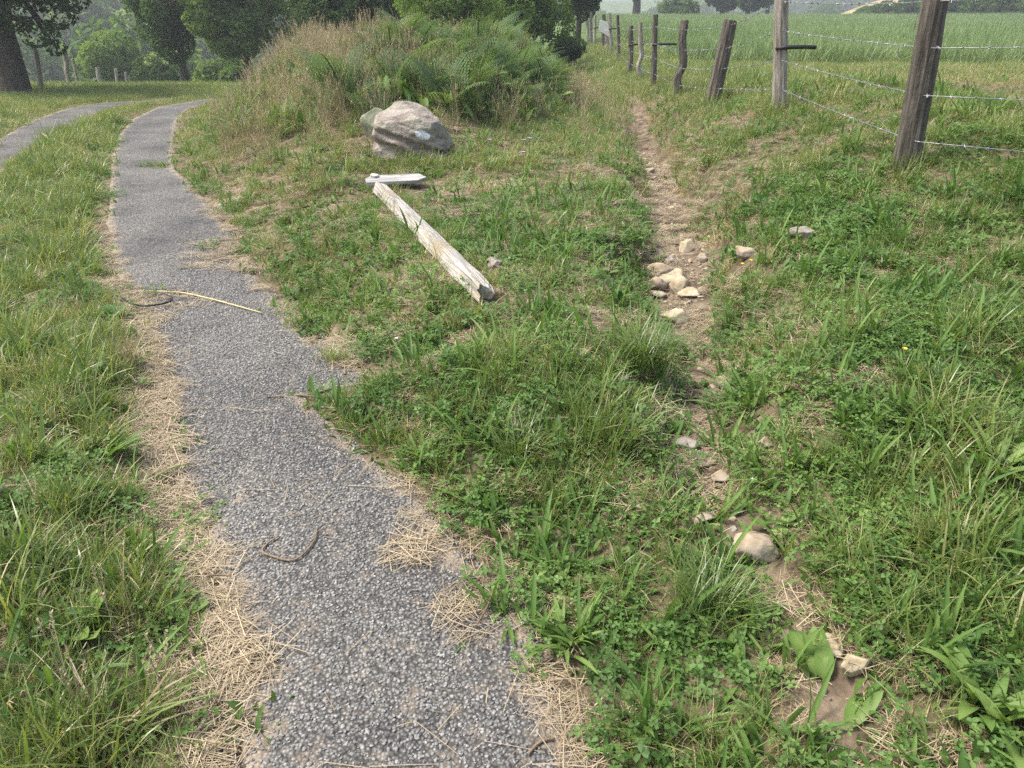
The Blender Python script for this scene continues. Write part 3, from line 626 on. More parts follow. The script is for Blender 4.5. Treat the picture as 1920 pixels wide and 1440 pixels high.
# ------------------------------------------------------------------ fallen signpost
A = at(709, 350, .07); B = at(912, 553, .06)
zl_ = max(T(A.x + (B.x - A.x) * t, A.y + (B.y - A.y) * t) - (A.z + (B.z - A.z) * t) for t in np.linspace(0, 1, 12))
print('zl', zl_); A.z += .07; B.z += .06
root = thing('fallen_signpost', 'weathered pale wooden signpost lying in the grass with a pointed board at its top', 'signpost', (A + B) / 2)
Lp = (B - A).length; sec = .043
def beam(n=60):
    V = []; k = 20
    for i in range(n + 1):
        t = i / n; x = (t - .5) * Lp; wz = sec * (1 + .06 * t)
        ring = []
        for j in range(k):
            a = j / k * 2 * math.pi + math.pi / 20; c, s = math.cos(a), math.sin(a); q = 1 / max(abs(c), abs(s)); q = min(q, 1.36)
            rr = wz * q * (1 + .03 * (noise3(np.array([[x * 3, c * 2, s * 2]]), 3, 5)[0] - .5))
            if t > .86:          # splintered rotten end
                rr *= 1 - (t - .86) * 1.5 * noise3(np.array([[c * 3, s * 3, 1.0]]), 2, 9)[0]
            xx = x + (t > .97) * (noise3(np.array([[c * 5, s * 5, 3.]]), 2, 12)[0] - .6) * .16
            y_, z_ = c * rr, s * rr
            if 0 < c < .95 and s > .3 and t > .55: z_ -= .009 * (t - .55) * 2 * (.5 + .5 * math.sin(t * 40))
            ring.append((xx, y_, z_))
        V += ring
    F = []
    for i in range(n):
        for j in range(k): F.append((i * k + j, i * k + (j + 1) % k, (i + 1) * k + (j + 1) % k, (i + 1) * k + j))
    F.append(tuple(range(k))[::-1]); F.append(tuple(n * k + j for j in range(k)))
    return make_mesh('post', np.array(V), F, M_wood_pale)
po = obj('post', beam(), root); d = (B - A).normalized()
yax = Vector((0, 0, 1)).cross(d).normalized(); zax = d.cross(yax)
po.rotation_euler = (Matrix((d, yax, zax)).transposed() @ Matrix.Rotation(R(-18), 3, 'X')).to_euler()
segs_clear.append(((A.x, A.y), (B.x, B.y), .075))
# the pointed board lies across the top end
b1 = on_plane(690, 349, A.y + .01); b2 = on_plane(801, 349, A.y + .03); b1.z = b2.z = A.z + sec + .012; bl = (b2 - b1).length
prof = [(-.5, -.5), (-.46, -.54), (-.2, -.52), (.36, -.50), (.5, -.1), (.36, .5), (-.2, .52), (-.44, .50), (-.54, .05)]
Vb = []; wb, tb = .15, .03
for zz in (-tb / 2, tb / 2):
    for (a_, b_) in prof: Vb.append((a_ * bl, b_ * wb, zz))
kk = len(prof); Fb = [tuple(range(kk))[::-1], tuple(range(kk, 2 * kk))] + [(j, (j + 1) % kk, kk + (j + 1) % kk, kk + j) for j in range(kk)]
bo_ = obj('sign_board', make_mesh('sign_board', np.array(Vb), Fb, M_board), root, ((b1 + b2) / 2 - (A + B) / 2))
bo_.rotation_euler = (R(9), R(-2), math.atan2(b2.y - b1.y, b2.x - b1.x))
bv = bo_.modifiers.new('bevel', 'BEVEL'); bv.width = .004; bv.segments = 2
cp = on_plane(704, 346, A.y + .05); o = obj('post_cap', rock_mesh('post_cap', (.08, .08, .04), 91, M_white, 3, 8, .03), root, (cp.x - root.location.x, cp.y - root.location.y, b1.z + .018 - root.location.z))
segs_clear.append(((b1.x, b1.y - .06), (b2.x, b2.y - .06), .13))

# ------------------------------------------------------------------ wire fence on the right
def post_mesh(h, wdt, mat, seed, crook=0.0, square=.5, n=26, top=0.0):
    V = []; k = 10; rs = np.random.RandomState(seed)
    for i in range(n + 1):
        t = i / n; z = t * (h + .12) - .12
        cx = crook * math.sin(t * 7 + seed) * .6 + crook * (noise2(t * 3, seed, 2, 5) - .5) * 2; cy = crook * math.cos(t * 5 + seed) * .4
        for j in range(k):
            a = j / k * 2 * math.pi; c, s = math.cos(a), math.sin(a); q = min(1 / max(abs(c), abs(s)), 1 + .35 * square)
            rr = wdt / 2 * q * (1 + (.10 + crook * 2) * (noise3(np.array([[c * 1.5 + seed, s * 1.5, z * 2.2]]), 2, seed)[0] - .5) * 2) * (1.06 - .1 * t)
            V.append((cx + c * rr, cy + s * rr, z + (t > .99) * (top * c + .05 * wdt * 5 * (rs.rand() - .5) * .4)))
    F = []
    for i in range(n):
        for j in range(k): F.append((i * k + j, i * k + (j + 1) % k, (i + 1) * k + (j + 1) % k, (i + 1) * k + j))
    F.append(tuple(range(k))[::-1]); F.append(tuple(n * k + j for j in range(k)))
    return make_mesh('fence_post', np.array(V), F, mat)
def place_post(b, top, wpx, mat, seed, parent, crook=0, square=.5, label=None):
    Zd = b.y * math.cos(R(PITCH)) + (CAMZ - b.z) * math.sin(R(PITCH)); d = top - b
    o = obj('fence_post', post_mesh(d.length, wpx * Zd / FPX, mat, seed, crook, square), parent, b - parent.location)
    o.rotation_euler = d.to_track_quat('Z', 'X').to_euler()
    if label: o['label'] = label
    posts_clear.append((b.x, b.y, .07)); return o
FP = [  # base px, top px, width px, wire heights px, material, crook
 ((1697, 315), (1765, -62), 37, (262, 177, 89, 2), M_wood_dark, .0, .6, 'thick dark post leaning to the right'),
 ((1461, 208), (1466, -40), 21, (166, 113, 57, 3), M_wood_old, .0, .9, 'square grey sawn post'),
 ((1335, 196), (1370, 38), 22, (165, 128, 90, 47), M_wood_dark, .0, .8, 'flat topped post leaning to the right'),
 ((1270, 181), (1283, 38), 15, (160, 128, 94, 56), M_wood_dark, .035, .1, 'crooked knotty post'),
 ((1225, 166), (1229, 27), 10, (139, 109, 83, 50), M_wood_dark, .0, .3, 'slim straight dark post'),
 ((1198, 150), (1203, 42), 9, (128, 101, 80, 52), M_wood_old, .025, .1, 'gnarled grey post with a knob near the top'),
 ((1182, 137), (1184, 48), 9, (120, 96, 77, 56), M_wood_dark, .012, .2, None),
 ((1161, 113), (1158, 28), 6, (100, 82, 66, 48), M_wood_dark, .0, .2, None),
 ((1147, 99), (1143, 24), 6, (88, 74, 62, 46), M_wood_old, .01, .2, None),
 ((1131, 90), (1132, 27), 7, (80, 68, 57, 43), M_wood_dark, .01, .2, None),
 ((1115, 87), (1116, 29), 5, (77, 66, 55, 42), M_wood_old, .0, .2, None),
 ((1109, 83), (1108, 22), 5, (74, 63, 53, 40), M_wood_old, .0, .2, None),
 ((1103, 76), (1099, 24), 6, (68, 59, 50, 39), M_wood_old, .01, .2, None)]
wb0 = at(*FP[0][0])
fence = thing('wire_fence', 'barbed wire fence on old wooden posts along the meadow, right of the gully', 'fence', wb0)
att = [[] for _ in range(4)]
# one post out of frame to the right carries the wires on
pe = Vector((5.9, 3.4, 0)); pe.z = T(pe.x, pe.y)
o = obj('fence_post', post_mesh(1.55, .17, M_wood_dark, 3, 0, .6), fence, pe - wb0); 
for q, h in enumerate((.30, .68, 1.06, 1.45)): att[q].append(Vector((pe.x - .09, pe.y, pe.z + h)))
FPB = []
for k, (b, t, wp, wy, mt, ck, sq, lb) in enumerate(FP):
    bp_ = at(*b); tp = on_plane(t[0], t[1], bp_.y); FPB.append((bp_, tp))
    o = place_post(bp_, tp, wp, mt, 30 + k, fence, ck, sq, lb)
    for q, y_ in enumerate(wy):
        f = (b[1] - y_) / (b[1] - t[1]); xx = b[0] + (t[0] - b[0]) * f
        Zd = bp_.y * .9 + .6; p = on_plane(xx, y_, bp_.y); p.y -= wp * Zd / FPX * .5 + .004; att[q].append(p)
    if k in (1, 4, 6, 8, 10):     # black electric-wire offset arm
        f = .60; p0 = bp_.lerp(tp, f); Zd = bp_.y * .9 + .6; ln = (.30, 0, 0, .36, 0, .25, 0, .22, 0, .22)[k - 1]
        if k == 1: f = (208 - 86) / 248; p0 = bp_.lerp(tp, f)
        mb = MB(); r_ = wp * Zd / FPX * .5
        p0 = p0 - bp_
        mb.add(*tube([p0 + Vector((-r_ * 1.1, -r_ * 1.05, 0)), p0 + Vector((r_, -r_ * 1.05, 0.01)), p0 + Vector((r_ + ln * .5, -r_ * .95, .012)), p0 + Vector((r_ + ln * .85, -r_ * .9, .008))], [.016, .02, .02, .019], 6), 0.5)
        q_ = o.rotation_euler.to_matrix().inverted()
        me = mb.mesh('wire_offset_arm', M_black)
        ao = obj('wire_offset_arm', me, o); ao.rotation_euler = q_.to_euler()
# extra post with white plate just right of post ten
bp_ = at(1138, 92); tp = on_plane(1137, 60, bp_.y); o = place_post(bp_, tp, 7, M_wood_old, 60, fence, 0, .6, 'short post with a white plate on its top')
pc = on_plane(1134, 56, bp_.y) - bp_; s_ = .28
me = make_mesh('white_plate', np.array([(x * 1.0, y, z) for y in (-.06, -.04) for (x, z) in ((-.20, .02), (-.16, .28), (.02, .24), (.24, -.02), (.14, -.20), (-.10, -.06))]), [(0, 1, 2, 3, 4, 5)[::-1], (6, 7, 8, 9, 10, 11)] + [(j, (j + 1) % 6, 6 + (j + 1) % 6, 6 + j) for j in range(6)], M_white)
wp_ = obj('white_plate', me, o, pc); wp_.rotation_euler = o.rotation_euler.to_matrix().inverted().to_euler(); wp_.location = o.rotation_euler.to_matrix().inverted() @ pc
for q in range(4):
    mb = MB(); pts = []
    for a_, b_ in zip(att[q][:-1], att[q][1:]):
        ln = (b_ - a_).length; m = max(3, int(ln / .35))
        for i_ in range(m):
            t = i_ / m; p = a_.lerp(b_, t); p.z -= 4 * t * (1 - t) * ln * ln * .0015 * (1 + .5 * (q == 3)); pts.append(p)
    pts.append(att[q][-1])
    pts = [p - wb0 for p in pts]
    mb.add(*tube(pts, .0024, 5), .5)
    acc = 0
    for a_, b_ in zip(pts[:-1], pts[1:]):
        if (a_ + wb0).y > 22: break
        ln = (b_ - a_).length; dr = (b_ - a_).normalized()
        while acc < ln:
            p = a_ + dr * acc
            for s_ in (-1, 1):
                r_ = Vector((random.uniform(-1, 1), random.uniform(-1, 1), random.uniform(-1, 1))).normalized() * .016
                mb.add(*tube([p - r_ + dr * .004 * s_, p + dr * .004 * s_, p + r_ + dr * .004 * s_], [.0012, .0045, .0012], 4, False), .5)
            acc += .13
        acc -= ln
    obj('barbed_wire', mb.mesh('barbed_wire', M_wire), fence)
# thin electric fence stake and its wire in the meadow
s0 = at(1706, 92); s1 = on_plane(1721, 24, s0.y); mb = MB(); mb.add(*tube([s0 - Vector((0, 0, .1)) - s0, (s1 - s0)], .008, 6)); 
thing('electric_fence_stake', 'thin dark stake standing in the meadow behind the thick leaning post', 'stake', s0, None, mb.mesh('electric_fence_stake', M_black))

# ------------------------------------------------------------------ old fence on the left
def at_dist(px, py, Y):
    p = on_plane(px, py, Y); p.z = T(p.x, p.y); return p
LF = [((77, 165), (67, 93), 8, 20), ((131, 157), (119, 90), 8, 24), ((146, 157), (136, 110), 5, 28), ((190, 158), (182, 126), 7, 34), ((218, 160), (217, 129), 5, 38), ((235, 162), (235, 135), 4, 40), ((241, 162), (240, 140), 4, 41)]
b0 = at_dist(77, 165, 20)
lf = thing('old_wire_fence', 'old fence of tilted grey posts beyond the left verge, beside the big tree', 'fence', b0)
la = [[], []]
pz = Vector((-16.5, 18.5, 0)); pz.z = T(pz.x, pz.y)
for q, f in enumerate((.45, .85)): la[q].append(pz + Vector((0, 0, 1.3 * f)))
for k, (b, t, wp, Yd) in enumerate(LF):
    p = at_dist(b[0], b[1], Yd); tp = on_plane(t[0], t[1], Yd)
    place_post(p, tp, wp, M_wood_old, 80 + k, lf, .03 if k in (1, 3) else .0, .3)
    for q, f in enumerate((.45, .85)): la[q].append(p.lerp(tp, f) + Vector((0, -.06, 0)))
for q in range(2):
    mb = MB(); mb.add(*tube([p - b0 for p in la[q]], .004, 5)); obj('wire', mb.mesh('wire', M_wire), lf)

# ------------------------------------------------------------------ loose things on the path
def lay(pts, z=.02, n=6):
    P = [at(*p) for p in pts]; 
    for p in P: p.z += z
    out = []
    for i_ in range(len(P) - 1):
        a0 = P[max(i_ - 1, 0)]; a1 = P[i_]; a2 = P[i_ + 1]; a3 = P[min(i_ + 2, len(P) - 1)]
        for j in range(n):
            t = j / n; out.append(.5 * ((2 * a1) + (a2 - a0) * t + (2 * a0 - 5 * a1 + 4 * a2 - a3) * t * t + (3 * a1 - a0 - 3 * a2 + a3) * t ** 3))
    out.append(P[-1]); return out
def strand(name, label, cat, pts, rad, mat, z=.02, jit=.3, group=None):
    P = lay(pts, z); o0 = P[len(P) // 2]; n = len(P); rr = [rad * (1 - .5 * abs(2 * i_ / (n - 1) - 1) ** 3) for i_ in range(n)]
    mb = MB(); mb.add(*tube([p - o0 for p in P], rr, 7, True, jit)); return thing(name, label, cat, o0, group, mb.mesh(name, mat, True))
strand('reed_stalk', 'long yellow reed stalk lying across the left side of the path', 'stalk', [(255, 552), (300, 553), (345, 556), (395, 567), (440, 579), (493, 594)], .0045, M_reed, .024)
strand('black_cord', 'loop of thin black cord lying in straw on the left path edge', 'cord', [(232, 572), (262, 586), (296, 585), (322, 578), (324, 570), (306, 563)], .0055, M_black, .045, 0)
strand('dry_stem', 'bent brown dry stem lying in the middle of the near asphalt', 'stem', [(524, 1014), (506, 1026), (493, 1042), (512, 1052), (548, 1060), (572, 1046), (592, 1020), (595, 998)], .0035, M_twig, .02)
strand('twig', 'grey twig poking out of the soil at the right path edge', 'twig', [(944, 1082), (928, 1120), (912, 1158), (896, 1186)], .0035, M_twig, .035, group='twigs on the path edges')
strand('twig', 'wavy brown twig lying on the asphalt where the path widens', 'twig', [(500, 752), (530, 750), (560, 748), (596, 752)], .005, M_twig, .02, group='twigs on the path edges')
strand('twig', 'dark short twig lying on straw at the lower left path edge', 'twig', [(390, 1095), (412, 1092), (436, 1094)], .003, M_twig, .03, group='twigs on the path edges')
strand('twig', 'dark twig lying along the straw patch on the right of the near path', 'twig', [(720, 1060), (770, 1043), (820, 1022)], .003, M_twig, .02, group='twigs on the path edges')
strand('twig', 'curved dry twig at the bottom right corner of the asphalt', 'twig', [(990, 1425), (1012, 1402), (1040, 1395)], .004, M_twig, .02, group='twigs on the path edges')

# ------------------------------------------------------------------ single plants
def plant(px, py, kind, label, n=10, L=(.12, .2), W=(.015, .03), tilt=.8, curl=.8, mat=None, prof='leaf', fold=.35, segs=8, spread=.02, rr=(0, 1), name='weed', cat='plant', group='single weeds in the grass', extra=None, az0=None, wav=0.0):
    b = at(px, py)
    az = U(0, 6.283, n) if az0 is None else az0 + rng.normal(0, .5, n); ba = U(0, 6.283, n); rad = U(0, spread, n)
    base = np.stack([np.cos(ba) * rad, np.sin(ba) * rad, np.full(n, -.005)], 1)
    if cat == 'plant': L = (L[0] * .82, L[1] * .82); W = (W[0] * .85, W[1] * .85)
    P = [strips(n, U(*L, n), U(*W, n), az, U(.6, 1.15, n) * tilt, U(.4, 1, n) * curl, base, segs, prof, fold, U(*rr, n), .5, wav)]
    if extra: P += extra
    mb = MB()
    for a_ in P: mb.add(*a_)
    if cat == 'plant': posts_clear.append((b.x, b.y - .03, L[1] * .26))
    return thing(name, label, cat, b, group, mb.mesh(name, mat or M_herb, True))
plant(1530, 1285, 0, 'big-leaved dock with upright glossy leaves in front of the ochre stone', 8, (.10, .19), (.045, .066), .6, .9, M_dock, 'dock', .2, 14, .02, (.3, 1), 'dock_plant', az0=1.4, wav=.22)
plant(1590, 1375, 0, 'dock with one long pointed leaf lying to the right, under the peach stone', 3, (.12, .17), (.034, .046), 1.15, .3, M_dock, 'dock', .3, 12, .02, (.2, .8), 'dock_plant', az0=.3, wav=.1)
plant(1450, 985, 0, 'flat dandelion rosette with toothed leaves beside the tan lump of stone', 12, (.10, .17), (.022, .034), 1.2, .3, M_dock, 'leaf', .25, 10, .01, (.2, .9), 'dandelion_rosette', wav=.25)
plant(1862, 900, 0, 'large plantain tuft of long ribbed leaves at the right edge of view', 30, (.16, .30), (.016, .026), .75, .9, M_dock, 'leaf', .45, 9, .04, (.2, .9), 'plantain_tuft')
plant(1750, 800, 0, 'dense small plantain tuft above and left of the large right-hand one', 24, (.10, .18), (.014, .022), .7, .9, M_dock, 'leaf', .4, 8, .04, (0, .8), 'plantain_tuft')
plant(180, 870, 0, 'plantain with long dark leaves reaching over the straw at the left path edge', 16, (.16, .30), (.016, .024), .95, .7, M_herb, 'leaf', .4, 9, .04, (.2, .9), 'plantain_tuft', az0=.3)
plant(160, 930, 0, 'low cluster of bluish green oval leaves below the dark-leaved plantain', 12, (.10, .15), (.035, .05), .95, .5, M_herb, 'dock', .2, 8, .05, (.4, 1), 'broadleaf_weed')
plant(150, 1190, 0, 'broad-leaved dock with oval leaves on the lower left verge', 9, (.12, .19), (.05, .075), .8, .6, M_dock, 'dock', .25, 10, .03, (.2, .8), 'dock_plant', wav=.1)
plant(330, 1160, 0, 'small dock leaf half shaded under grass at the lower left straw edge', 4, (.10, .14), (.04, .055), 1.0, .5, M_herb, 'dock', .25, 8, .02, (.2, .8), 'dock_plant')
plant(218, 603, 0, 'small dark leafy dock beside the black cord', 14, (.10, .17), (.035, .055), .8, .9, M_herb, 'dock', .3, 8, .03, (0, .7), 'dock_plant')
plant(1070, 1215, 0, 'rosette of long narrow grey-green leaves spilling over the right path edge', 34, (.12, .22), (.012, .019), .85, 1.1, M_dock, 'leaf', .4, 9, .04, (.2, 1), 'narrowleaf_weed')
plant(1040, 1100, 0, 'single wavy dock leaf above the narrow-leaved rosette', 5, (.08, .12), (.03, .04), .9, .5, M_dock, 'dock', .3, 8, .02, (.3, .9), 'dock_plant', wav=.15)
plant(1830, 1330, 0, 'tall leafy weed with pale green pointed leaves in the bottom right corner', 26, (.12, .22), (.028, .042), .75, .7, M_dock, 'leaf', .35, 9, .08, (.3, 1), 'leafy_weed')
plant(1900, 1400, 0, 'second pale pointed-leaf weed at the very corner of the view', 18, (.12, .22), (.028, .042), .75, .7, M_dock, 'leaf', .35, 9, .08, (.3, 1), 'leafy_weed')
plant(1620, 1120, 0, 'low weed with clustered pointed leaves right of the straw strip', 34, (.06, .12), (.018, .028), .85, .7, M_dock, 'leaf', .3, 7, .05, (.2, .9), 'leafy_weed')
plant(1290, 1130, 0, 'small weed of short pointed leaves left of the straw strip', 18, (.05, .09), (.012, .02), .85, .7, M_dock, 'leaf', .3, 7, .035, (.2, .9), 'leafy_weed')
plant(960, 1110, 0, 'cushion of tiny oval leaves at the right path edge beside the grey twig', 60, (.02, .045), (.010, .016), .8, .5, M_dock, 'leaf', .2, 5, .06, (.2, .9), 'leafy_weed')
plant(790, 865, 0, 'pale green plantain rosette close to the right path edge', 16, (.14, .22), (.016, .024), .95, .6, M_dock, 'leaf', .4, 8, .03, (.3, 1), 'plantain_tuft')
plant(660, 800, 0, 'yellowish grass tuft on the right path edge below the bulge', 90, (.08, .15), (.003, .005), .5, .8, M_grass, 'grass', 0, 4, .07, (.8, 1), 'grass_tuft', 'grass', 'separate grass tufts')
plant(625, 680, 0, 'dark grass tuft where the path edge bulges right', 110, (.08, .15), (.003, .005), .6, .8, M_grass, 'grass', 0, 4, .08, (0, .4), 'grass_tuft', 'grass', 'separate grass tufts')
plant(557, 612, 0, 'bright grass tuft beside the end of the reed stalk', 110, (.08, .16), (.003, .005), .6, .8, M_grass, 'grass', 0, 4, .09, (.3, .8), 'grass_tuft', 'grass', 'separate grass tufts')
plant(1200, 690, 0, 'big dark drooping tussock left of the gully below the stone pile', 420, (.18, .36), (.003, .0055), .5, 1.7, M_grass, 'grass', 0, 6, .13, (0, .5), 'grass_tussock', 'grass', 'separate grass tufts')
plant(240, 690, 0, 'brownish upright grass tuft in straw on the left path edge', 120, (.12, .22), (.002, .004), .3, .6, M_dry, 'grass', 0, 4, .06, (.0, .5), 'grass_tuft', 'grass', 'separate grass tufts')
plant(1330, 1150, 0, 'dark overhanging tussock left of the strip of straw', 260, (.12, .24), (.003, .005), .6, 1.3, M_grass, 'grass', 0, 5, .10, (0, .6), 'grass_tussock', 'grass', 'separate grass tufts')
plant(970, 860, 0, 'tufted grass with drooping wide blades in the middle foreground', 150, (.14, .26), (.004, .007), .6, 1.3, M_grass, 'grass', 0, 5, .09, (0, .8), 'grass_tuft', 'grass', 'separate grass tufts')
for (px, py, lb) in [(320, 1335, 'pale seeding grass at the lower left straw edge, tallest stems'), (240, 1180, 'cream plumed grass on the lower left verge beside the broad dock'), (155, 1330, 'thin seeding grass near the bottom left corner')]:
    b = at(px, py); mb = MB()
    for a_ in seed_grass(6, .16, .28, .05, .045, .006) + [grass_clump(20, .08, .2, .003, .005, .04, .3, .8, 4, .2, 1)]: mb.add(*a_)
    thing('seeding_grass', lb, 'grass', b, 'seeding grass stems on the left verge', mb.mesh('seeding_grass', M_straw))
def flower(px, py, mat, label, r=.012, h=.06, name='flower', group=None):
    b = at(px, py + 2); mb = MB(); n = 9
    mb2 = MB(); mb2.add(*tube([(0, 0, 0), (.005, 0, h * .5), (0, .004, h)], .0015, 5)); 
    o = thing(name, label, 'flower', b, group)
    obj('stem', mb2.mesh('stem', M_herb), o)
    az = np.arange(n) / n * 6.283; mb.add(*strips(n, np.full(n, r), np.full(n, r * .7), az, np.full(n, .9), np.full(n, .4), np.tile([0, 0, h], (n, 1)), 3, 'leaf', 0, U(0, 1, n)))
    obj('petals', mb.mesh('petals', mat), o); return o
for (px, py, lb) in [(1326, 463, 'yellow buttercup by the pale stones at the gully edge'), (1388, 519, 'yellow buttercup, left one of two on the right bank'), (1404, 513, 'yellow buttercup, right one of two on the right bank'), (1897, 627, 'yellow buttercup at the right border of the view'), (1687, 690, 'yellow buttercup on the bank below the thick leaning post')]:
    flower(px, py, M_yellow, lb, .013, .08, 'buttercup', 'yellow buttercups')
for (px, py, lb) in [(918, 330, 'purple knapweed bloom nearest the boulder'), (981, 331, 'purple knapweed bloom, left of the close pair'), (992, 327, 'purple knapweed bloom, right of the close pair'), (980, 358, 'purple knapweed bloom lowest of the four')]:
    flower(px, py, M_purple, lb, .03, .3, 'knapweed', 'purple knapweed blooms')
for (px, py, lb) in [(745, 655, 'white clover head between path and fallen post'), (1407, 928, 'white clover head above the dandelion rosette')]:
    flower(px, py, M_white_fl, lb, .012, .06, 'clover_flower', 'white clover heads')

# ------------------------------------------------------------------ trees
def crown(lobes, n, ls, seed, shell=.82, droop=0.0, squash=.8):
    rs = np.random.RandomState(seed); Cn = np.array([l[:3] for l in lobes]); Rr_ = np.array([l[3] for l in lobes])
    p = Rr_ ** 2; k = rs.choice(len(lobes), n, p=p / p.sum())
    d = rs.normal(size=(n, 3)); d /= np.linalg.norm(d, axis=1)[:, None]
    rad = Rr_[k] * (shell + (1 - shell) * rs.rand(n) ** .6) * (1 + .35 * (noise3(d * 1.3 + k[:, None] * 3.1, 2.3, seed) - .5))
    P = Cn[k] + d * rad[:, None] * np.array([1, 1, squash]); P[:, 2] -= droop * rs.rand(n) ** 3
    keep = noise3(P, 1.6 / Rr_.mean(), seed + 3) > .30; P, d, k = P[keep], d[keep], k[keep]; n = len(P)
    nr = d * .6 + rs.normal(size=(n, 3)) * .55 + np.array([0, 0, .5]); nr /= np.linalg.norm(nr, axis=1)[:, None]
    u = np.cross(nr, rs.normal(size=(n, 3))); u /= np.linalg.norm(u, axis=1)[:, None]; v = np.cross(nr, u)
    s = ls * rs.uniform(.6, 1.25, n)[:, None]
    V = np.stack([P - u * s, P - v * s * .48 + u * s * .1, P + u * s - nr * s * .25, P + v * s * .48 + u * s * .1], 1).reshape(-1, 3)
    F = np.arange(4 * n).reshape(-1, 4)
    lr = rs.rand(len(lobes))[k] * .45 + rs.rand(n) * .55
    return V, F, np.repeat(lr, 4)
def lobeset(cx, cy, cz, rx, rz, n, r, seed):
    rs = np.random.RandomState(seed); L_ = []
    for _ in range(n):
        d = rs.normal(size=3); d /= np.linalg.norm(d); q = rs.rand() ** .5 * .8
        L_.append((cx + d[0] * rx * q, cy + d[1] * rx * q, cz + d[2] * rz * q, r * rs.uniform(.65, 1.25)))
    return L_
def tree(px, Yd, label, name, H, tr, crx, crz, cz, nl, ls, mat, seed, r=1.0, nlobe=18, extra=(), bark=None, group='trees around the meadow and lane', lean=0.0, dz=0.0, dx=0.0, category='tree'):
    x = on_plane(px, 100, Yd).x; z = T(x, Yd) + dz
    o = thing(name, label, category, (x, Yd, z), group)
    rs = np.random.RandomState(seed); lob = lobeset(dx, 0, cz, crx, crz, nlobe, r, seed) + list(extra)
    mb = MB(); hh = min(cz, H) if H else cz
    pts = [(0, 0, -.3), (0, 0, .0), (.03 + lean * .3, 0, hh * .4), (lean, .05, hh)]
    if tr > 0:
        mb.add(*tube(pts, [tr * 1.5, tr * 1.15, tr * .9, tr * .45], 10, True, .15), .5)
        for l in lob[::2]:
            s0_ = hh * rs.uniform(.35, .9); c0 = Vector((lean * s0_ / hh, 0, s0_)); e = Vector(l[:3]); mid = c0.lerp(e, .5) + Vector((0, 0, .12 * (e - c0).length))
            mb.add(*tube([c0, mid, e], [tr * .38, tr * .22, tr * .06], 6, False), .5)
            for _ in range(3):
                e2 = e + Vector(rs.normal(size=3)) * l[3] * .6; mb.add(*tube([mid, mid.lerp(e2, .6) + Vector((0, 0, .05)), e2], [tr * .14, tr * .08, tr * .02], 4, False), .5)
        obj('trunk', mb.mesh('trunk', bark or M_bark, True), o)
    m2 = MB(); m2.add(*crown(lob, nl, ls, seed)); obj('crown', m2.mesh('crown', mat), o)
    return o
tree(12, 19, 'huge dark tree with a thick trunk at the left edge of the view', 'broadleaf_tree', 8, .28, 2.5, 2.0, 4.2, 64000, .07, M_tree_dark, 1, 1.1, 30, dz=0, dx=-.2, extra=[(1.0, -.3, 1.35, .42), (1.3, .1, 1.7, .42), (.65, -.5, 1.65, .45), (.2, -.7, 1.85, .5), (-.5, -.6, 1.75, .6), (1.7, .2, 2.0, .32), (.9, 0, 2.1, .6), (1.25, -.2, 2.4, .6), (1.05, .2, 1.0, .22)])
tree(338, 31, 'tall deep green tree standing in the dip where the lane disappears', 'broadleaf_tree', 9, .14, 1.75, 2.5, 3.1, 46000, .075, M_tree_mid, 2, .75, 34)
tree(462, 29, 'rounded mid-green tree right of the tall dark tree, left of the mound', 'broadleaf_tree', 5, .13, 2.1, 2.2, 2.9, 48000, .075, M_tree_light, 3, .75, 36, lean=-.2, dx=-.3)
tree(205, 42, 'light green young tree behind the old fence', 'broadleaf_tree', 5, .10, 1.6, 1.6, 2.2, 20000, .10, M_tree_light, 4, .95, 18)
tree(268, 48, 'pale green bushy tree half hidden behind the tall dark tree', 'broadleaf_tree', 5, .10, 1.7, 1.6, 2.0, 14000, .11, M_tree_light, 14, 1.0, 16)
tree(680, 24, 'large dark-leaved tree rising behind the mound', 'broadleaf_tree', 6, .16, 1.5, 1.6, 2.7, 34000, .07, M_tree_dark, 5, .8, 24)
tree(622, 26, 'pale-barked birch at the left side of the large dark-leaved tree', 'birch_tree', 5, .09, .7, 1.6, 3.6, 9000, .06, M_tree_dark, 15, .5, 10, bark=M_birch)
tree(835, 19, 'light green small-leaved hawthorn behind the ferns on the mound', 'hawthorn_tree', 3, .09, 1.1, .75, 1.75, 22000, .045, M_tree_light, 6, .5, 20)
tree(925, 24, 'dark tree between the hawthorn and the tall green shrub', 'broadleaf_tree', 5, .12, .8, 1.6, 2.6, 12000, .07, M_tree_dark, 7, .7, 12)
tree(1000, 22, 'tall mid-green shrub behind the right end of the mound', 'shrub', 3, .05, .95, 1.1, 1.6, 22000, .045, M_tree_light, 8, .5, 18, category='shrub')
tree(1058, 24.5, 'dark low gorse bush at the left side of the grassy strip by the fence', 'gorse_bush', 1.5, .04, .45, .45, .55, 12000, .035, M_tree_dark, 9, .33, 14, category='bush')
tree(1082, 30, 'dark round tree above the gorse bush', 'broadleaf_tree', 4, .10, .8, 1.0, 2.0, 12000, .06, M_tree_dark, 10, .6, 12)
tree(425, 36, 'low light bushes under the rounded tree, first clump', 'bush', 0, .0, 1.2, .4, .6, 9000, .08, M_tree_mid, 11, .5, 12, category='bush')
tree(385, 40, 'low bush right of the trunk of the tall dark tree', 'bush', 0, .0, .9, .4, .8, 7000, .08, M_tree_light, 12, .55, 10, category='bush')
tree(285, 37, 'dark hedge bush left of the trunk of the tall dark tree', 'bush', 0, .0, 1.3, .5, .6, 9000, .08, M_tree_dark, 13, .6, 12, category='bush')
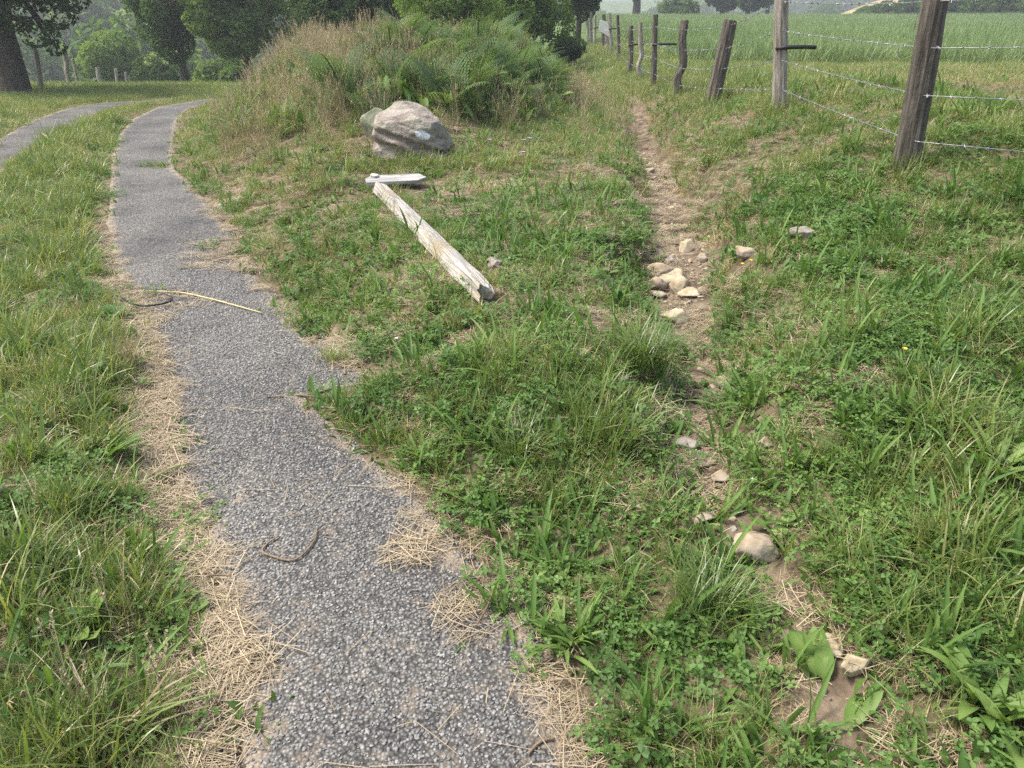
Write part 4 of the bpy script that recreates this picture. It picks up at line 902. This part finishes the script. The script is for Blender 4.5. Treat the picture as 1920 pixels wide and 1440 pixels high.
# far side of the meadow
tree(1188, 78, 'round-crowned dark tree with a short trunk on the meadow skyline', 'broadleaf_tree', 6, .35, 1.3, 1.4, 3.2, 9000, .17, M_tree_dark, 21, 1.1, 16)
tree(1260, 86, 'broad green bush right of the round-crowned tree on the skyline', 'bush', 0, .0, 1.9, .8, 1.1, 9000, .17, M_tree_mid, 22, 1.0, 16, category='bush')
tree(1345, 84, 'dark tree, left one of the skyline clump before the square post', 'broadleaf_tree', 5, .25, 1.3, 1.2, 2.3, 8000, .17, M_tree_dark, 23, 1.0, 14)
tree(1392, 82, 'dark tree, middle one of the skyline clump before the square post', 'broadleaf_tree', 5, .25, 1.3, 1.2, 2.5, 8000, .17, M_tree_dark, 24, 1.0, 14)
tree(1428, 84, 'mid-green tree, right one of the skyline clump before the square post', 'broadleaf_tree', 5, .2, .9, 1.0, 2.3, 6000, .17, M_tree_mid, 25, .8, 12)
for k, (px, Yd, cz, mt) in enumerate([(1608, 96, .9, M_tree_mid), (1645, 92, 1.3, M_tree_dark), (1690, 88, 1.9, M_tree_dark), (1735, 86, 2.0, M_tree_mid), (1780, 84, 1.9, M_tree_dark), (1828, 82, 1.9, M_tree_mid), (1872, 80, 1.9, M_tree_dark), (1915, 78, 2.0, M_tree_mid), (1965, 76, 2.1, M_tree_dark)]):
    lb = ['lowest green bush at the left end of the hedgerow beyond the meadow', 'dark hedgerow bush, second from the left end', 'dark tall hedgerow bush left of the thick leaning post', 'green hedgerow bush seen behind the top of the thick leaning post', 'dark hedgerow bush just right of the thick leaning post', 'lighter hedgerow bush second to the right of the thick leaning post', 'dark hedgerow bush third to the right of the thick leaning post', 'green hedgerow bush at the right border of the view', 'dark hedgerow bush at the far right corner beyond the border'][k]
    tree(px, Yd, lb, 'hedgerow_bush', 0, .0, 1.8, .8, cz * .55, 9000, .16, mt, 40 + k, 1.15, 14, group='hedgerow bushes beyond the meadow', category='bush')

# ------------------------------------------------------------------ woodland on the hills
wp = []
for k in range(3):
    lob = lobeset(0, 0, 4.6, 2.2, 2.6, 18, 1.6, 200 + k); mt = (M_tree_mid, M_tree_dark, M_tree_light)[k]
    mb = MB(); mb.add(*crown(lob, 5200, .30, 210 + k, .75)); mb.add(*tube([(0, 0, -1), (0, 0, 4)], [.3, .15], 6), .2)
    wp.append(bpy.data.objects.new('kind', mb.mesh('kind', mt)))
xs_, ys_ = [], []
n = 5200; x = U(-260, 30, n); y = U(56, 230, n); az = x / y
k = (az < -.10) & (az > -.95) & (rng.random(n) < sstep(56, 90, y) * .55 + .12); x1, y1 = x[k], y[k]
n = 2600; x = U(-40, 330, n); y = U(190, 430, n); az = x / y
k = (az > -.12) & (az < .85) & (fbm2(x, y, .02, 300) > .5); x2, y2 = x[k], y[k]
x = np.concatenate([x1, x2]); y = np.concatenate([y1, y2]); n = len(x)
sx = U(.75, 1.45, n); S = np.stack([sx, sx, sx * U(.85, 1.2, n)], 1)
gn_scatter('woodland', wp, np.stack([x, y, terrain(x, y) - .4], 1), np.stack([np.zeros(n), np.zeros(n), U(0, 6.28, n)], 1), S, rng.choice(3, n, p=[.45, .25, .3]), label='hazy green wood covering the far hillsides', category='woodland')

# ------------------------------------------------------------------ bracken
def frond(L, W, droop, seed, npn=15):
    rs = np.random.RandomState(seed); V = []; F = []; rr = []; c = 0
    s = np.linspace(0, 1, 24); th = .25 + droop * s ** 1.4; X_ = np.concatenate([[0], np.cumsum(np.sin(th[:-1])) / 23 * L]); Z_ = np.concatenate([[0], np.cumsum(np.cos(th[:-1])) / 23 * L])
    def pt(t): return np.array([np.interp(t, s, X_), 0, np.interp(t, s, Z_)])
    def quad(a, b, c_, d):
        nonlocal c
        V.extend([a, b, c_, d]); F.append((c, c + 1, c + 2, c + 3)); c += 4; rr.extend([rs.rand() * .4 + base_r] * 4)
    base_r = rs.rand() * .6
    for i_ in range(0, 23): a_, b_ = pt(s[i_]), pt(s[i_ + 1]); o_ = np.array([0, .003 * (1.2 - s[i_]), 0]); quad(a_ - o_, a_ + o_, b_ + o_, b_ - o_)
    for j in range(npn):
        t = .28 + .72 * j / npn; p = pt(t); tg = pt(min(t + .03, 1)) - pt(t - .03); tg /= np.linalg.norm(tg)
        l = W * (1 - (t - .28) / .72) ** .8 * rs.uniform(.85, 1.1)
        for sd in (-1, 1):
            sdv = np.array([0, sd, 0]); d = sdv * .85 + tg * .45 + np.array([0, 0, -.12]); d /= np.linalg.norm(d)
            m_ = max(4, int(l / .026)); up = np.cross(tg, sdv)
            for q in range(m_):
                f = q / m_; c0 = p + d * l * f - np.array([0, 0, 1]) * l * f * f * .15; pl = l * .115 * (1 - f) ** .7 + .004
                for s2 in (-1, 1):
                    e = tg * s2 * .92 + d * .35; e /= np.linalg.norm(e); wv = d * l / m_ * .36
                    tip = c0 + e * pl - np.array([0, 0, .12 * pl])
                    quad(c0 - wv * .9, c0 + wv, tip + wv * .4, tip - wv * .35)
    return np.array(V), np.array(F), np.array(rr)
FR = [frond(.62, .21, 1.1, 1), frond(.75, .24, 1.3, 2, 17), frond(.50, .17, 1.0, 3, 14), frond(.68, .22, 1.55, 4)]
def fern_plant(n, seed):
    rs = np.random.RandomState(seed); parts = []
    for q in range(n):
        V_, F_, r_ = FR[rs.randint(4)]; a_ = q / n * 6.28 + rs.rand(); ti = rs.uniform(-.1, .35); V2 = V_.copy() * rs.uniform(.8, 1.15)
        ct, st = math.cos(ti), math.sin(ti); V2 = np.stack([V2[:, 0] * ct + V2[:, 2] * st, V2[:, 1], -V2[:, 0] * st + V2[:, 2] * ct], 1)
        V2 = np.stack([V2[:, 0] * math.cos(a_) - V2[:, 1] * math.sin(a_), V2[:, 0] * math.sin(a_) + V2[:, 1] * math.cos(a_), V2[:, 2]], 1)
        parts.append((V2, F_, r_ * .6 + rs.rand() * .4))
    return parts
fp = [proto(fern_plant(5, 300 + k), M_fern) for k in range(4)]
# where the ferns stand: right two thirds of the mound and its right flank
def fern_mask(x, y):
    m = mound(x, y); left = -2.2 + .5 * (noise2(y, 1, .8, 80) - .5) + .10 * (y - 9)
    a = sstep(.10, .3, m) * sstep(left - .4, left + .5, x)
    a = a * sstep(.36, .52, fbm2(x, y, 1.5, 82) + .10 * sstep(-1.6, -.6, x)); return a
x, y = sample(-4.6, 1.6, 8.2, 18, 24); k = rng.random(len(x)) < fern_mask(x, y)
k &= ((x - bb.x) ** 2 + (y - bb.y - .3) ** 2 > .62 ** 2) & ~((np.abs(x - bb.x) < .75) & (y < bb.y + .6)); x, y = x[k], y[k]; n = len(x)
gn_scatter('bracken', fp, np.stack([x, y, terrain(x, y) - .05], 1), np.stack([rng.normal(0, .15, n), rng.normal(0, .15, n), U(0, 6.28, n)], 1), U(.5, 1.25, n), rng.integers(0, 4, n), label='green bracken ferns covering the mound behind the boulder', category='bracken')

# ------------------------------------------------------------------ grass and ground cover
def zone(x, y):
    """returns per-kind weights"""
    pd = path_d(x, y); td = track_d(x, y); gdv = groove_d(x, y)
    rag = .34 * (fbm2(x, y, 2.2, 171, 2) - .50) + .10 * (noise2(x, y, 9, 172) - .5)
    inside = (np.minimum(pd, td) + rag * sstep(14, 8, y) < .0) & (y < 18.5)
    bx_, by_ = flat(650, 742); inside = inside | (((x - bx_) / .26) ** 2 + ((y - by_) / .16) ** 2 < 1)
    for (qx, qy, ra, rb) in ((312, 312, .30, .22), (222, 367, .16, .12), (420, 462, .18, .2)):
        ex_, ey_ = flat(qx, qy); inside = inside & ~(((x - ex_) / ra) ** 2 + ((y - ey_) / rb) ** 2 < 1)
    left = x < ext(PL, y)                       # verge between the two tracks and beyond
    nz = fbm2(x, y, 1.1, 90); nf = fbm2(x, y, 4.0, 93); 
    fence_x = np.interp(y, [0, 7.5, 14, 24, 60], [4.4, 4.0, 4.2, 3.7, 8])
    meadow = x > fence_x
    edge_straw = np.where(left, sstep(.24, .08, pd + .22 * (fbm2(x, y, 3.0, 170) - .5)) * sstep(7.5, 5, y), sstep(.12, .02, pd) * sstep(9, 5, y) * .8)
    dry = .20 + .60 * sstep(.42, .58, nz) * (.6 + .4 * sstep(2.4, 3.6, y))
    dry = dry + .45 * sstep(3.4, 4.6, y) * sstep(.2, .6, pd) * sstep(11, 8, y) * (~left) * sstep(2.2, 1.2, x)
    dry = np.where(left, .20 + .40 * sstep(.55, .7, nz), dry)
    dry = dry + .5 * sstep(.25, .05, gdv) * sstep(.5, 2, y)
    dry = np.where(meadow & (y > 5), .9, dry)
    bare = np.clip(sstep(.05, -.04, gdv) * .95 * sstep(26, 14, y) + edge_straw * .88 + sstep(.53, .66, fbm2(x, y, 2.2, 97)) * (.35 + .2 * sstep(2.6, 4, y)) * (~left), 0, 1)
    return dict(pd=pd, td=td, gd=gdv, inside=inside, left=left, dry=np.clip(dry, 0, .9), bare=bare, meadow=meadow, straw=edge_straw, nz=nz, nf=nf)
PTS = []; ROT = []; SCL = []; IDX = []
kinds = gA + gB + gC + gD + gF + gM + gTg           # offsets
off = {}; c = 0
for nm, l in (('A', gA), ('B', gB), ('C', gC), ('D', gD), ('F', gF), ('M', gM), ('T', gTg)): off[nm] = (c, len(l)); c += len(l)
def pick(nm, n): o_, l_ = off[nm]; return o_ + rng.integers(0, l_, n)
def push(x, y, idx, s, sz=None, lift=0):
    n = len(x); PTS.append(np.stack([x, y, terrain(x, y) - .008 + lift], 1)); ROT.append(np.stack([rng.normal(0, .18, n), rng.normal(0, .18, n), U(0, 6.28, n)], 1))
    SCL.append(np.stack([s, s, s if sz is None else sz], 1)); IDX.append(idx)
HX = []; HI = []; HS = []
for (y0, y1, dens) in ((.3, 3, 1050), (3, 5.5, 780), (5.5, 9, 540), (9, 13, 330)):
    wx = y1 * .72 + 1.3; x, y = sample(-wx, wx, y0, y1, dens, .72); z_ = zone(x, y)
    k = ~z_['inside'] & (rng.random(len(x)) > z_['bare']) & clear_mask(x, y) & (mound(x, y) < .55)
    
    x, y = x[k], y[k]; z_ = {a_: b_[k] for a_, b_ in z_.items()}; n = len(x); u = rng.random(n)
    dry = u < z_['dry']; u2 = rng.random(n)
    idx = pick('A', n); long_ = (~dry) & (u2 < np.where(z_['left'], .15, .05 + .28 * sstep(3.2, 2.2, y) * sstep(.0, .6, x))); idx = np.where(long_, pick('B', n), idx)
    idx = np.where(dry, pick('C', n), idx)
    tuft = (~dry) & (u2 > .90); idx = np.where(tuft, pick('D', n), idx)
    s = U(.45, .85, n) * np.where(z_['left'], .92, .76) * (1 + .02 * y); s = np.where(z_['meadow'], s * .62, s)
    s = s * (.5 + .95 * sstep(.3, .7, z_['nf'])); s = s * (.55 + .45 * sstep(.0, .25, np.minimum(z_['pd'], z_['gd'] + .1)))
    push(x, y, idx, s * 1.05)
    # herbs: most on the right-hand bank and in the foreground
    hw_ = np.where(z_['left'], .12, .10 + .16 * sstep(7, 4, y) + .28 * sstep(.45, .65, fbm2(x, y, 1.6, 111)) * sstep(-.2, 1.0, x) * sstep(7, 3.5, y)); hk = (rng.random(n) < hw_) & ~z_['meadow'] | ((rng.random(n) < .02) & z_['meadow'])
    HX.append(np.stack([x[hk] + .02, y[hk]], 1)); HI.append(rng.choice(9, hk.sum(), p=[.11, .11, .11, .18, .18, .17, .05, .05, .04])); HS.append(U(.7, 1.15, hk.sum()))
# farther verges and lane (clumps get coarser)
for (y0, y1, dens, sc_) in ((13, 19, 170, .5), (19, 30, 60, .8)):
    wx = y1 * .75 + 2; x, y = sample(-wx, wx, y0, y1, dens, .75); z_ = zone(x, y)
    k = ~z_['inside'] & clear_mask(x, y) & (rng.random(len(x)) > z_['bare'] * .8) & (mound(x, y) < .6); x, y = x[k], y[k]; z_ = {a_: b_[k] for a_, b_ in z_.items()}; n = len(x)
    dry = rng.random(n) < np.where(z_['meadow'], .7, .2); idx = np.where(dry, pick('M', n), pick('F', n)); s = U(.6, 1.1, n) * sc_
    s = np.where(np.minimum(z_['pd'], z_['td']) < .3, s * .6, s); push(x, y, idx, s)
# 9-13 m also gets some coarse ones
x, y = sample(-12, 12, 8.5, 14, 70, .75); z_ = zone(x, y); k = ~z_['inside'] & clear_mask(x, y) & (np.minimum(z_['pd'], z_['td']) > .35) & (z_['gd'] > .3) & (mound(x, y) < .5); x, y = x[k], y[k]; n = len(x)
push(x, y, np.where(rng.random(n) < np.where(z_['meadow'][k], .8, .35), pick('M', n), pick('F', n)), U(.28, .5, n))
# mound: long rank grass
x, y = sample(-5.2, 2.0, 8.0, 17, 90); m_ = mound(x, y); k = (m_ > .10) & clear_mask(x, y) & (rng.random(len(x)) < .35 + .65 * sstep(-1.6, -3.2, x)); x, y = x[k], y[k]; n = len(x)
push(x, y, np.where(rng.random(n) < .6, pick('T', n), pick('F', n)), U(.45, .8, n))
x, y = sample(-4.6, 1.2, 8.8, 16, 60); m_ = mound(x, y); k = (m_ > .15) & clear_mask(x, y) & (rng.random(len(x)) < .55); x, y = x[k], y[k]; n = len(x)
HX.append(np.stack([x, y], 1)); HI.append(rng.integers(3, 6, n)); HS.append(U(2.2, 4.2, n))
x, y = sample(.4, 2.4, 3.4, 10, 240); k = (groove_d(x, y) < .05) & (rng.random(len(x)) < .45) & clear_mask(x, y); x, y = x[k], y[k]; n = len(x)
push(x, y, pick('C', n), U(.3, .6, n))
# long green grass round foot of the boulder and fence posts
x = np.concatenate([rng.normal(bb.x + .1, .55, 70)] + [rng.normal(p.x, .09, 26) for p, t in FPB[:6]]); y = np.concatenate([rng.normal(bb.y - .16, .07, 70)] + [rng.normal(p.y, .09, 26) for p, t in FPB[:6]])
push(x, y, pick('B', len(x)), U(.55, .95, len(x)))
t_ = rng.random(46); sd_ = np.where(rng.random(46) < .75, 1, -1) * U(.075, .13, 46); nn_ = Vector((-(B - A).y, (B - A).x)).normalized()
push(A.x + (B.x - A.x) * t_ - nn_[0] * -sd_ * 1.0, A.y + (B.y - A.y) * t_ + nn_[1] * sd_, pick('A', 46), U(.8, 1.2, 46))
P_ = np.concatenate(PTS); print('grass clumps', len(P_))
gn_scatter('grass', kinds, P_, np.concatenate(ROT), np.concatenate(SCL), np.concatenate(IDX), label='green and dry grass on the verges and banks', category='grass')
hx = np.concatenate(HX); hi = np.concatenate(HI); hs = np.concatenate(HS); n = len(hx)
gn_scatter('ground_herbs', gH + gO + gW, np.stack([hx[:, 0], hx[:, 1], terrain(hx[:, 0], hx[:, 1]) - .005], 1), np.stack([rng.normal(0, .12, n), rng.normal(0, .12, n), U(0, 6.28, n)], 1), hs, hi, label='clover and small leafy herbs among the grass', category='ground cover')
# the uncut meadow
gFG = [proto([grass_clump(60, .30, .62, .008, .014, .32, .22, .7, 3)], M_field) for _ in range(3)]
x, y = sample(2, 75, 9, 78, 14); u_ = on_plane(0, 0, 1)
fx = np.interp(y, [0, 14, 18, 30, 60], [99, 99, 4.0, 4.3, 5.5]); near = 17.5 + .10 * (x - 4) + .8 * (fbm2(x, y, .4, 130) - .5)
k = (x > fx) & (y > near) & (x < .85 * y + 3) & (rng.random(len(x)) < np.clip(1.3 - y / 90, .35, 1)); x, y = x[k], y[k]; n = len(x)
gn_scatter('meadow_grass', gFG, np.stack([x, y, terrain(x, y) - .02], 1), np.stack([rng.normal(0, .1, n), rng.normal(0, .1, n), U(0, 6.28, n)], 1), np.stack([U(.9, 1.5, n)] * 2 + [U(.75, 1.1, n)], 1), rng.integers(0, 3, n), label='tall uncut pale green grass of the meadow beyond the fence', category='grass')
# dry rank grass on the mound's left and along its foot
x, y = sample(-5.4, 3.2, 7.6, 17.5, 95); m_ = mound(x, y)
wgt = sstep(.06, .35, m_) * (sstep(-1.2, -2.6, x) * .9 + .22) + .45 * sstep(.05, .0, m_ - .12) * sstep(.02, .10, m_) + .12 * sstep(.3, .9, x) * sstep(1.9, 1.3, x) * sstep(8.5, 10, y)
wgt = wgt * sstep(-4.0, -3.4, x) * (.35 + .9 * sstep(.35, .6, fbm2(x, y, 1.4, 140))) + .55 * np.exp(-(((x + 2.35) / .95) ** 2 + ((y - 9.5) / 1.4) ** 2)) + .5 * np.exp(-(((x + 3.3) / .5) ** 2 + ((y - 11.2) / 1.2) ** 2)) 
k = (rng.random(len(x)) < wgt) & clear_mask(x, y) & (path_d(x, y) > .5) & ~((np.abs(x - bb.x) < .6) & (y < bb.y + .2)); x, y = x[k], y[k]; n = len(x)
gn_scatter('dry_grass', gT, np.stack([x, y, terrain(x, y) - .02], 1), np.stack([rng.normal(0, .2, n), rng.normal(0, .2, n), U(0, 6.28, n)], 1), U(.5, .95, n), rng.integers(0, 3, n), label='tall dry seeding grass on the left flank of the mound', category='grass')
# straw litter
x, y = sample(-3.2, 2.6, .3, 8.5, 620); z_ = zone(x, y)
a_ = fbm2(x, y, 3.2, 150)
wl = np.where(z_['left'], sstep(.26 + .14 * sstep(3, 2, y), .12, z_['pd']) * sstep(-.03, .06, z_['pd']) * 1.3 , sstep(.16, .06, z_['pd']) * sstep(-.06, .04, z_['pd']) * .6) * sstep(9, 6.5, y)
wl = wl + .8 * np.exp(-(((x - flat(390, 488)[0]) / .16) ** 2 + ((y - flat(390, 488)[1]) / .22) ** 2)) + .9 * np.exp(-(((x - flat(315, 580)[0]) / .17) ** 2 + ((y - flat(315, 580)[1]) / .24) ** 2)) + .5 * np.exp(-(((x - flat(770, 1050)[0]) / .10) ** 2 + ((y - flat(770, 1050)[1]) / .13) ** 2)) + .5 * np.exp(-(((x - flat(900, 1180)[0]) / .14) ** 2 + ((y - flat(900, 1180)[1]) / .12) ** 2))
wl = wl + .8 * sstep(.05, -.03, np.abs(x - np.interp(y, *GV)) - .09) * sstep(2.9, 2.5, y) * sstep(1.3, 1.6, y) + .45 * sstep(.15, 0, z_['gd']) * sstep(3, 4, y) * sstep(10, 7, y) + .30 * (~z_['inside']) * np.where(z_['left'], .4, 1)
wl = wl * (.22 + .75 * sstep(.35, .65, a_)) * np.where(z_['left'], 1.15, .5)
k = (rng.random(len(x)) < wl) & (mound(x, y) < .3) & clear_mask(x, y); x, y = x[k], y[k]; n1 = len(x)
xx, yy = sample(-2.6, .9, .4, 9, 330); k = path_d(xx, yy) < .05; pdv = path_d(xx, yy); k &= rng.random(len(xx)) < .10 + .45 * sstep(-.18, -.02, pdv); xx, yy = xx[k], yy[k]; n2 = len(xx)
X_ = np.concatenate([x, xx]); Y_ = np.concatenate([y, yy]); ins = (path_d(X_, Y_) < .04)
gn_scatter('straw_litter', gS + gS1, np.stack([X_, Y_, terrain(X_, Y_) + .004 + .014 * ins], 1), np.stack([rng.normal(0, .05, n1 + n2), rng.normal(0, .05, n1 + n2), U(0, 6.28, n1 + n2)], 1), U(.7, 1.25, n1 + n2), np.concatenate([rng.integers(0, 4, n1), rng.integers(4, 8, n2)]), label='pale dry straw strewn along the path edges', category='straw')
# loose chippings on the near asphalt
V1, F1 = ICO[1]; chips = []
for k in range(4):
    rs = np.random.RandomState(400 + k); Vc = V1 * (1 + .6 * (rs.rand(len(V1), 1) - .5)) * np.array([.0064, .0046, .0021]); chips.append(bpy.data.objects.new('kind', make_mesh('kind', Vc, F1, M_chip)))
x, y = sample(-2.0, .6, .45, 3.4, 8500); 
x2, y2 = sample(-2.3, .4, 3.4, 6.5, 4500); x = np.concatenate([x, x2]); y = np.concatenate([y, y2]); k = (path_d(x, y) < .03) & (rng.random(len(x)) < .35 + .6 * fbm2(x, y, 6, 160)); x, y = x[k], y[k]; n = len(x); print('chips', n)
gn_scatter('chippings', chips, np.stack([x, y, terrain(x, y) + .0125], 1), np.stack([rng.normal(0, .35, n), rng.normal(0, .35, n), U(0, 6.28, n)], 1), U(.4, 1.25, n) * np.where(y > 3.4, 1.2, 1), rng.integers(0, 4, n), label='light grey stone chippings set in the worn asphalt', category='gravel')
# crumbs and small pebbles in the gully soil
x, y = sample(.3, 2.4, 1.0, 10, 900); k = (rng.random(len(x)) < sstep(.06, -.05, groove_d(x, y)) * .35 + .01) & (groove_d(x, y) < .3); x, y = x[k], y[k]; n = len(x)
pebs = [bpy.data.objects.new('kind', rock_mesh('kind', (.03, .024, .018), 500 + k, (M_stone, M_stone_y, M_stone_g)[k], 3)) for k in range(3)]
gn_scatter('gully_rubble', pebs, np.stack([x, y, terrain(x, y) + .002], 1), np.stack([rng.normal(0, .5, n), rng.normal(0, .5, n), U(0, 6.28, n)], 1), U(.25, 1.0, n) ** 1.5 * 1.5, rng.integers(0, 3, n), label='small crumbs of stone in the bare soil of the gully', category='rubble')

# ------------------------------------------------------------------ haze
hz, n, N, L = newmat('haze')
pv = N.new('ShaderNodeVolumePrincipled'); pv.inputs['Color'].default_value = (.93, .97, 1.0, 1); pv.inputs['Density'].default_value = .0017; pv.inputs['Anisotropy'].default_value = .3
o_ = N.new('ShaderNodeOutputMaterial'); L.new(pv.outputs[0], o_.inputs['Volume'])
zlo, zhi = -25, 42
Vh = np.array([(x, y, z) for z in (zlo, zhi) for (x, y) in ((-720, -60), (720, -60), (720, 950), (-720, 950))])
obj('haze', make_mesh('haze', Vh, [(0, 3, 2, 1), (4, 5, 6, 7), (0, 1, 5, 4), (1, 2, 6, 5), (2, 3, 7, 6), (3, 0, 4, 7)], hz), kind='stuff', label='thin pale summer haze over the whole view', category='haze')
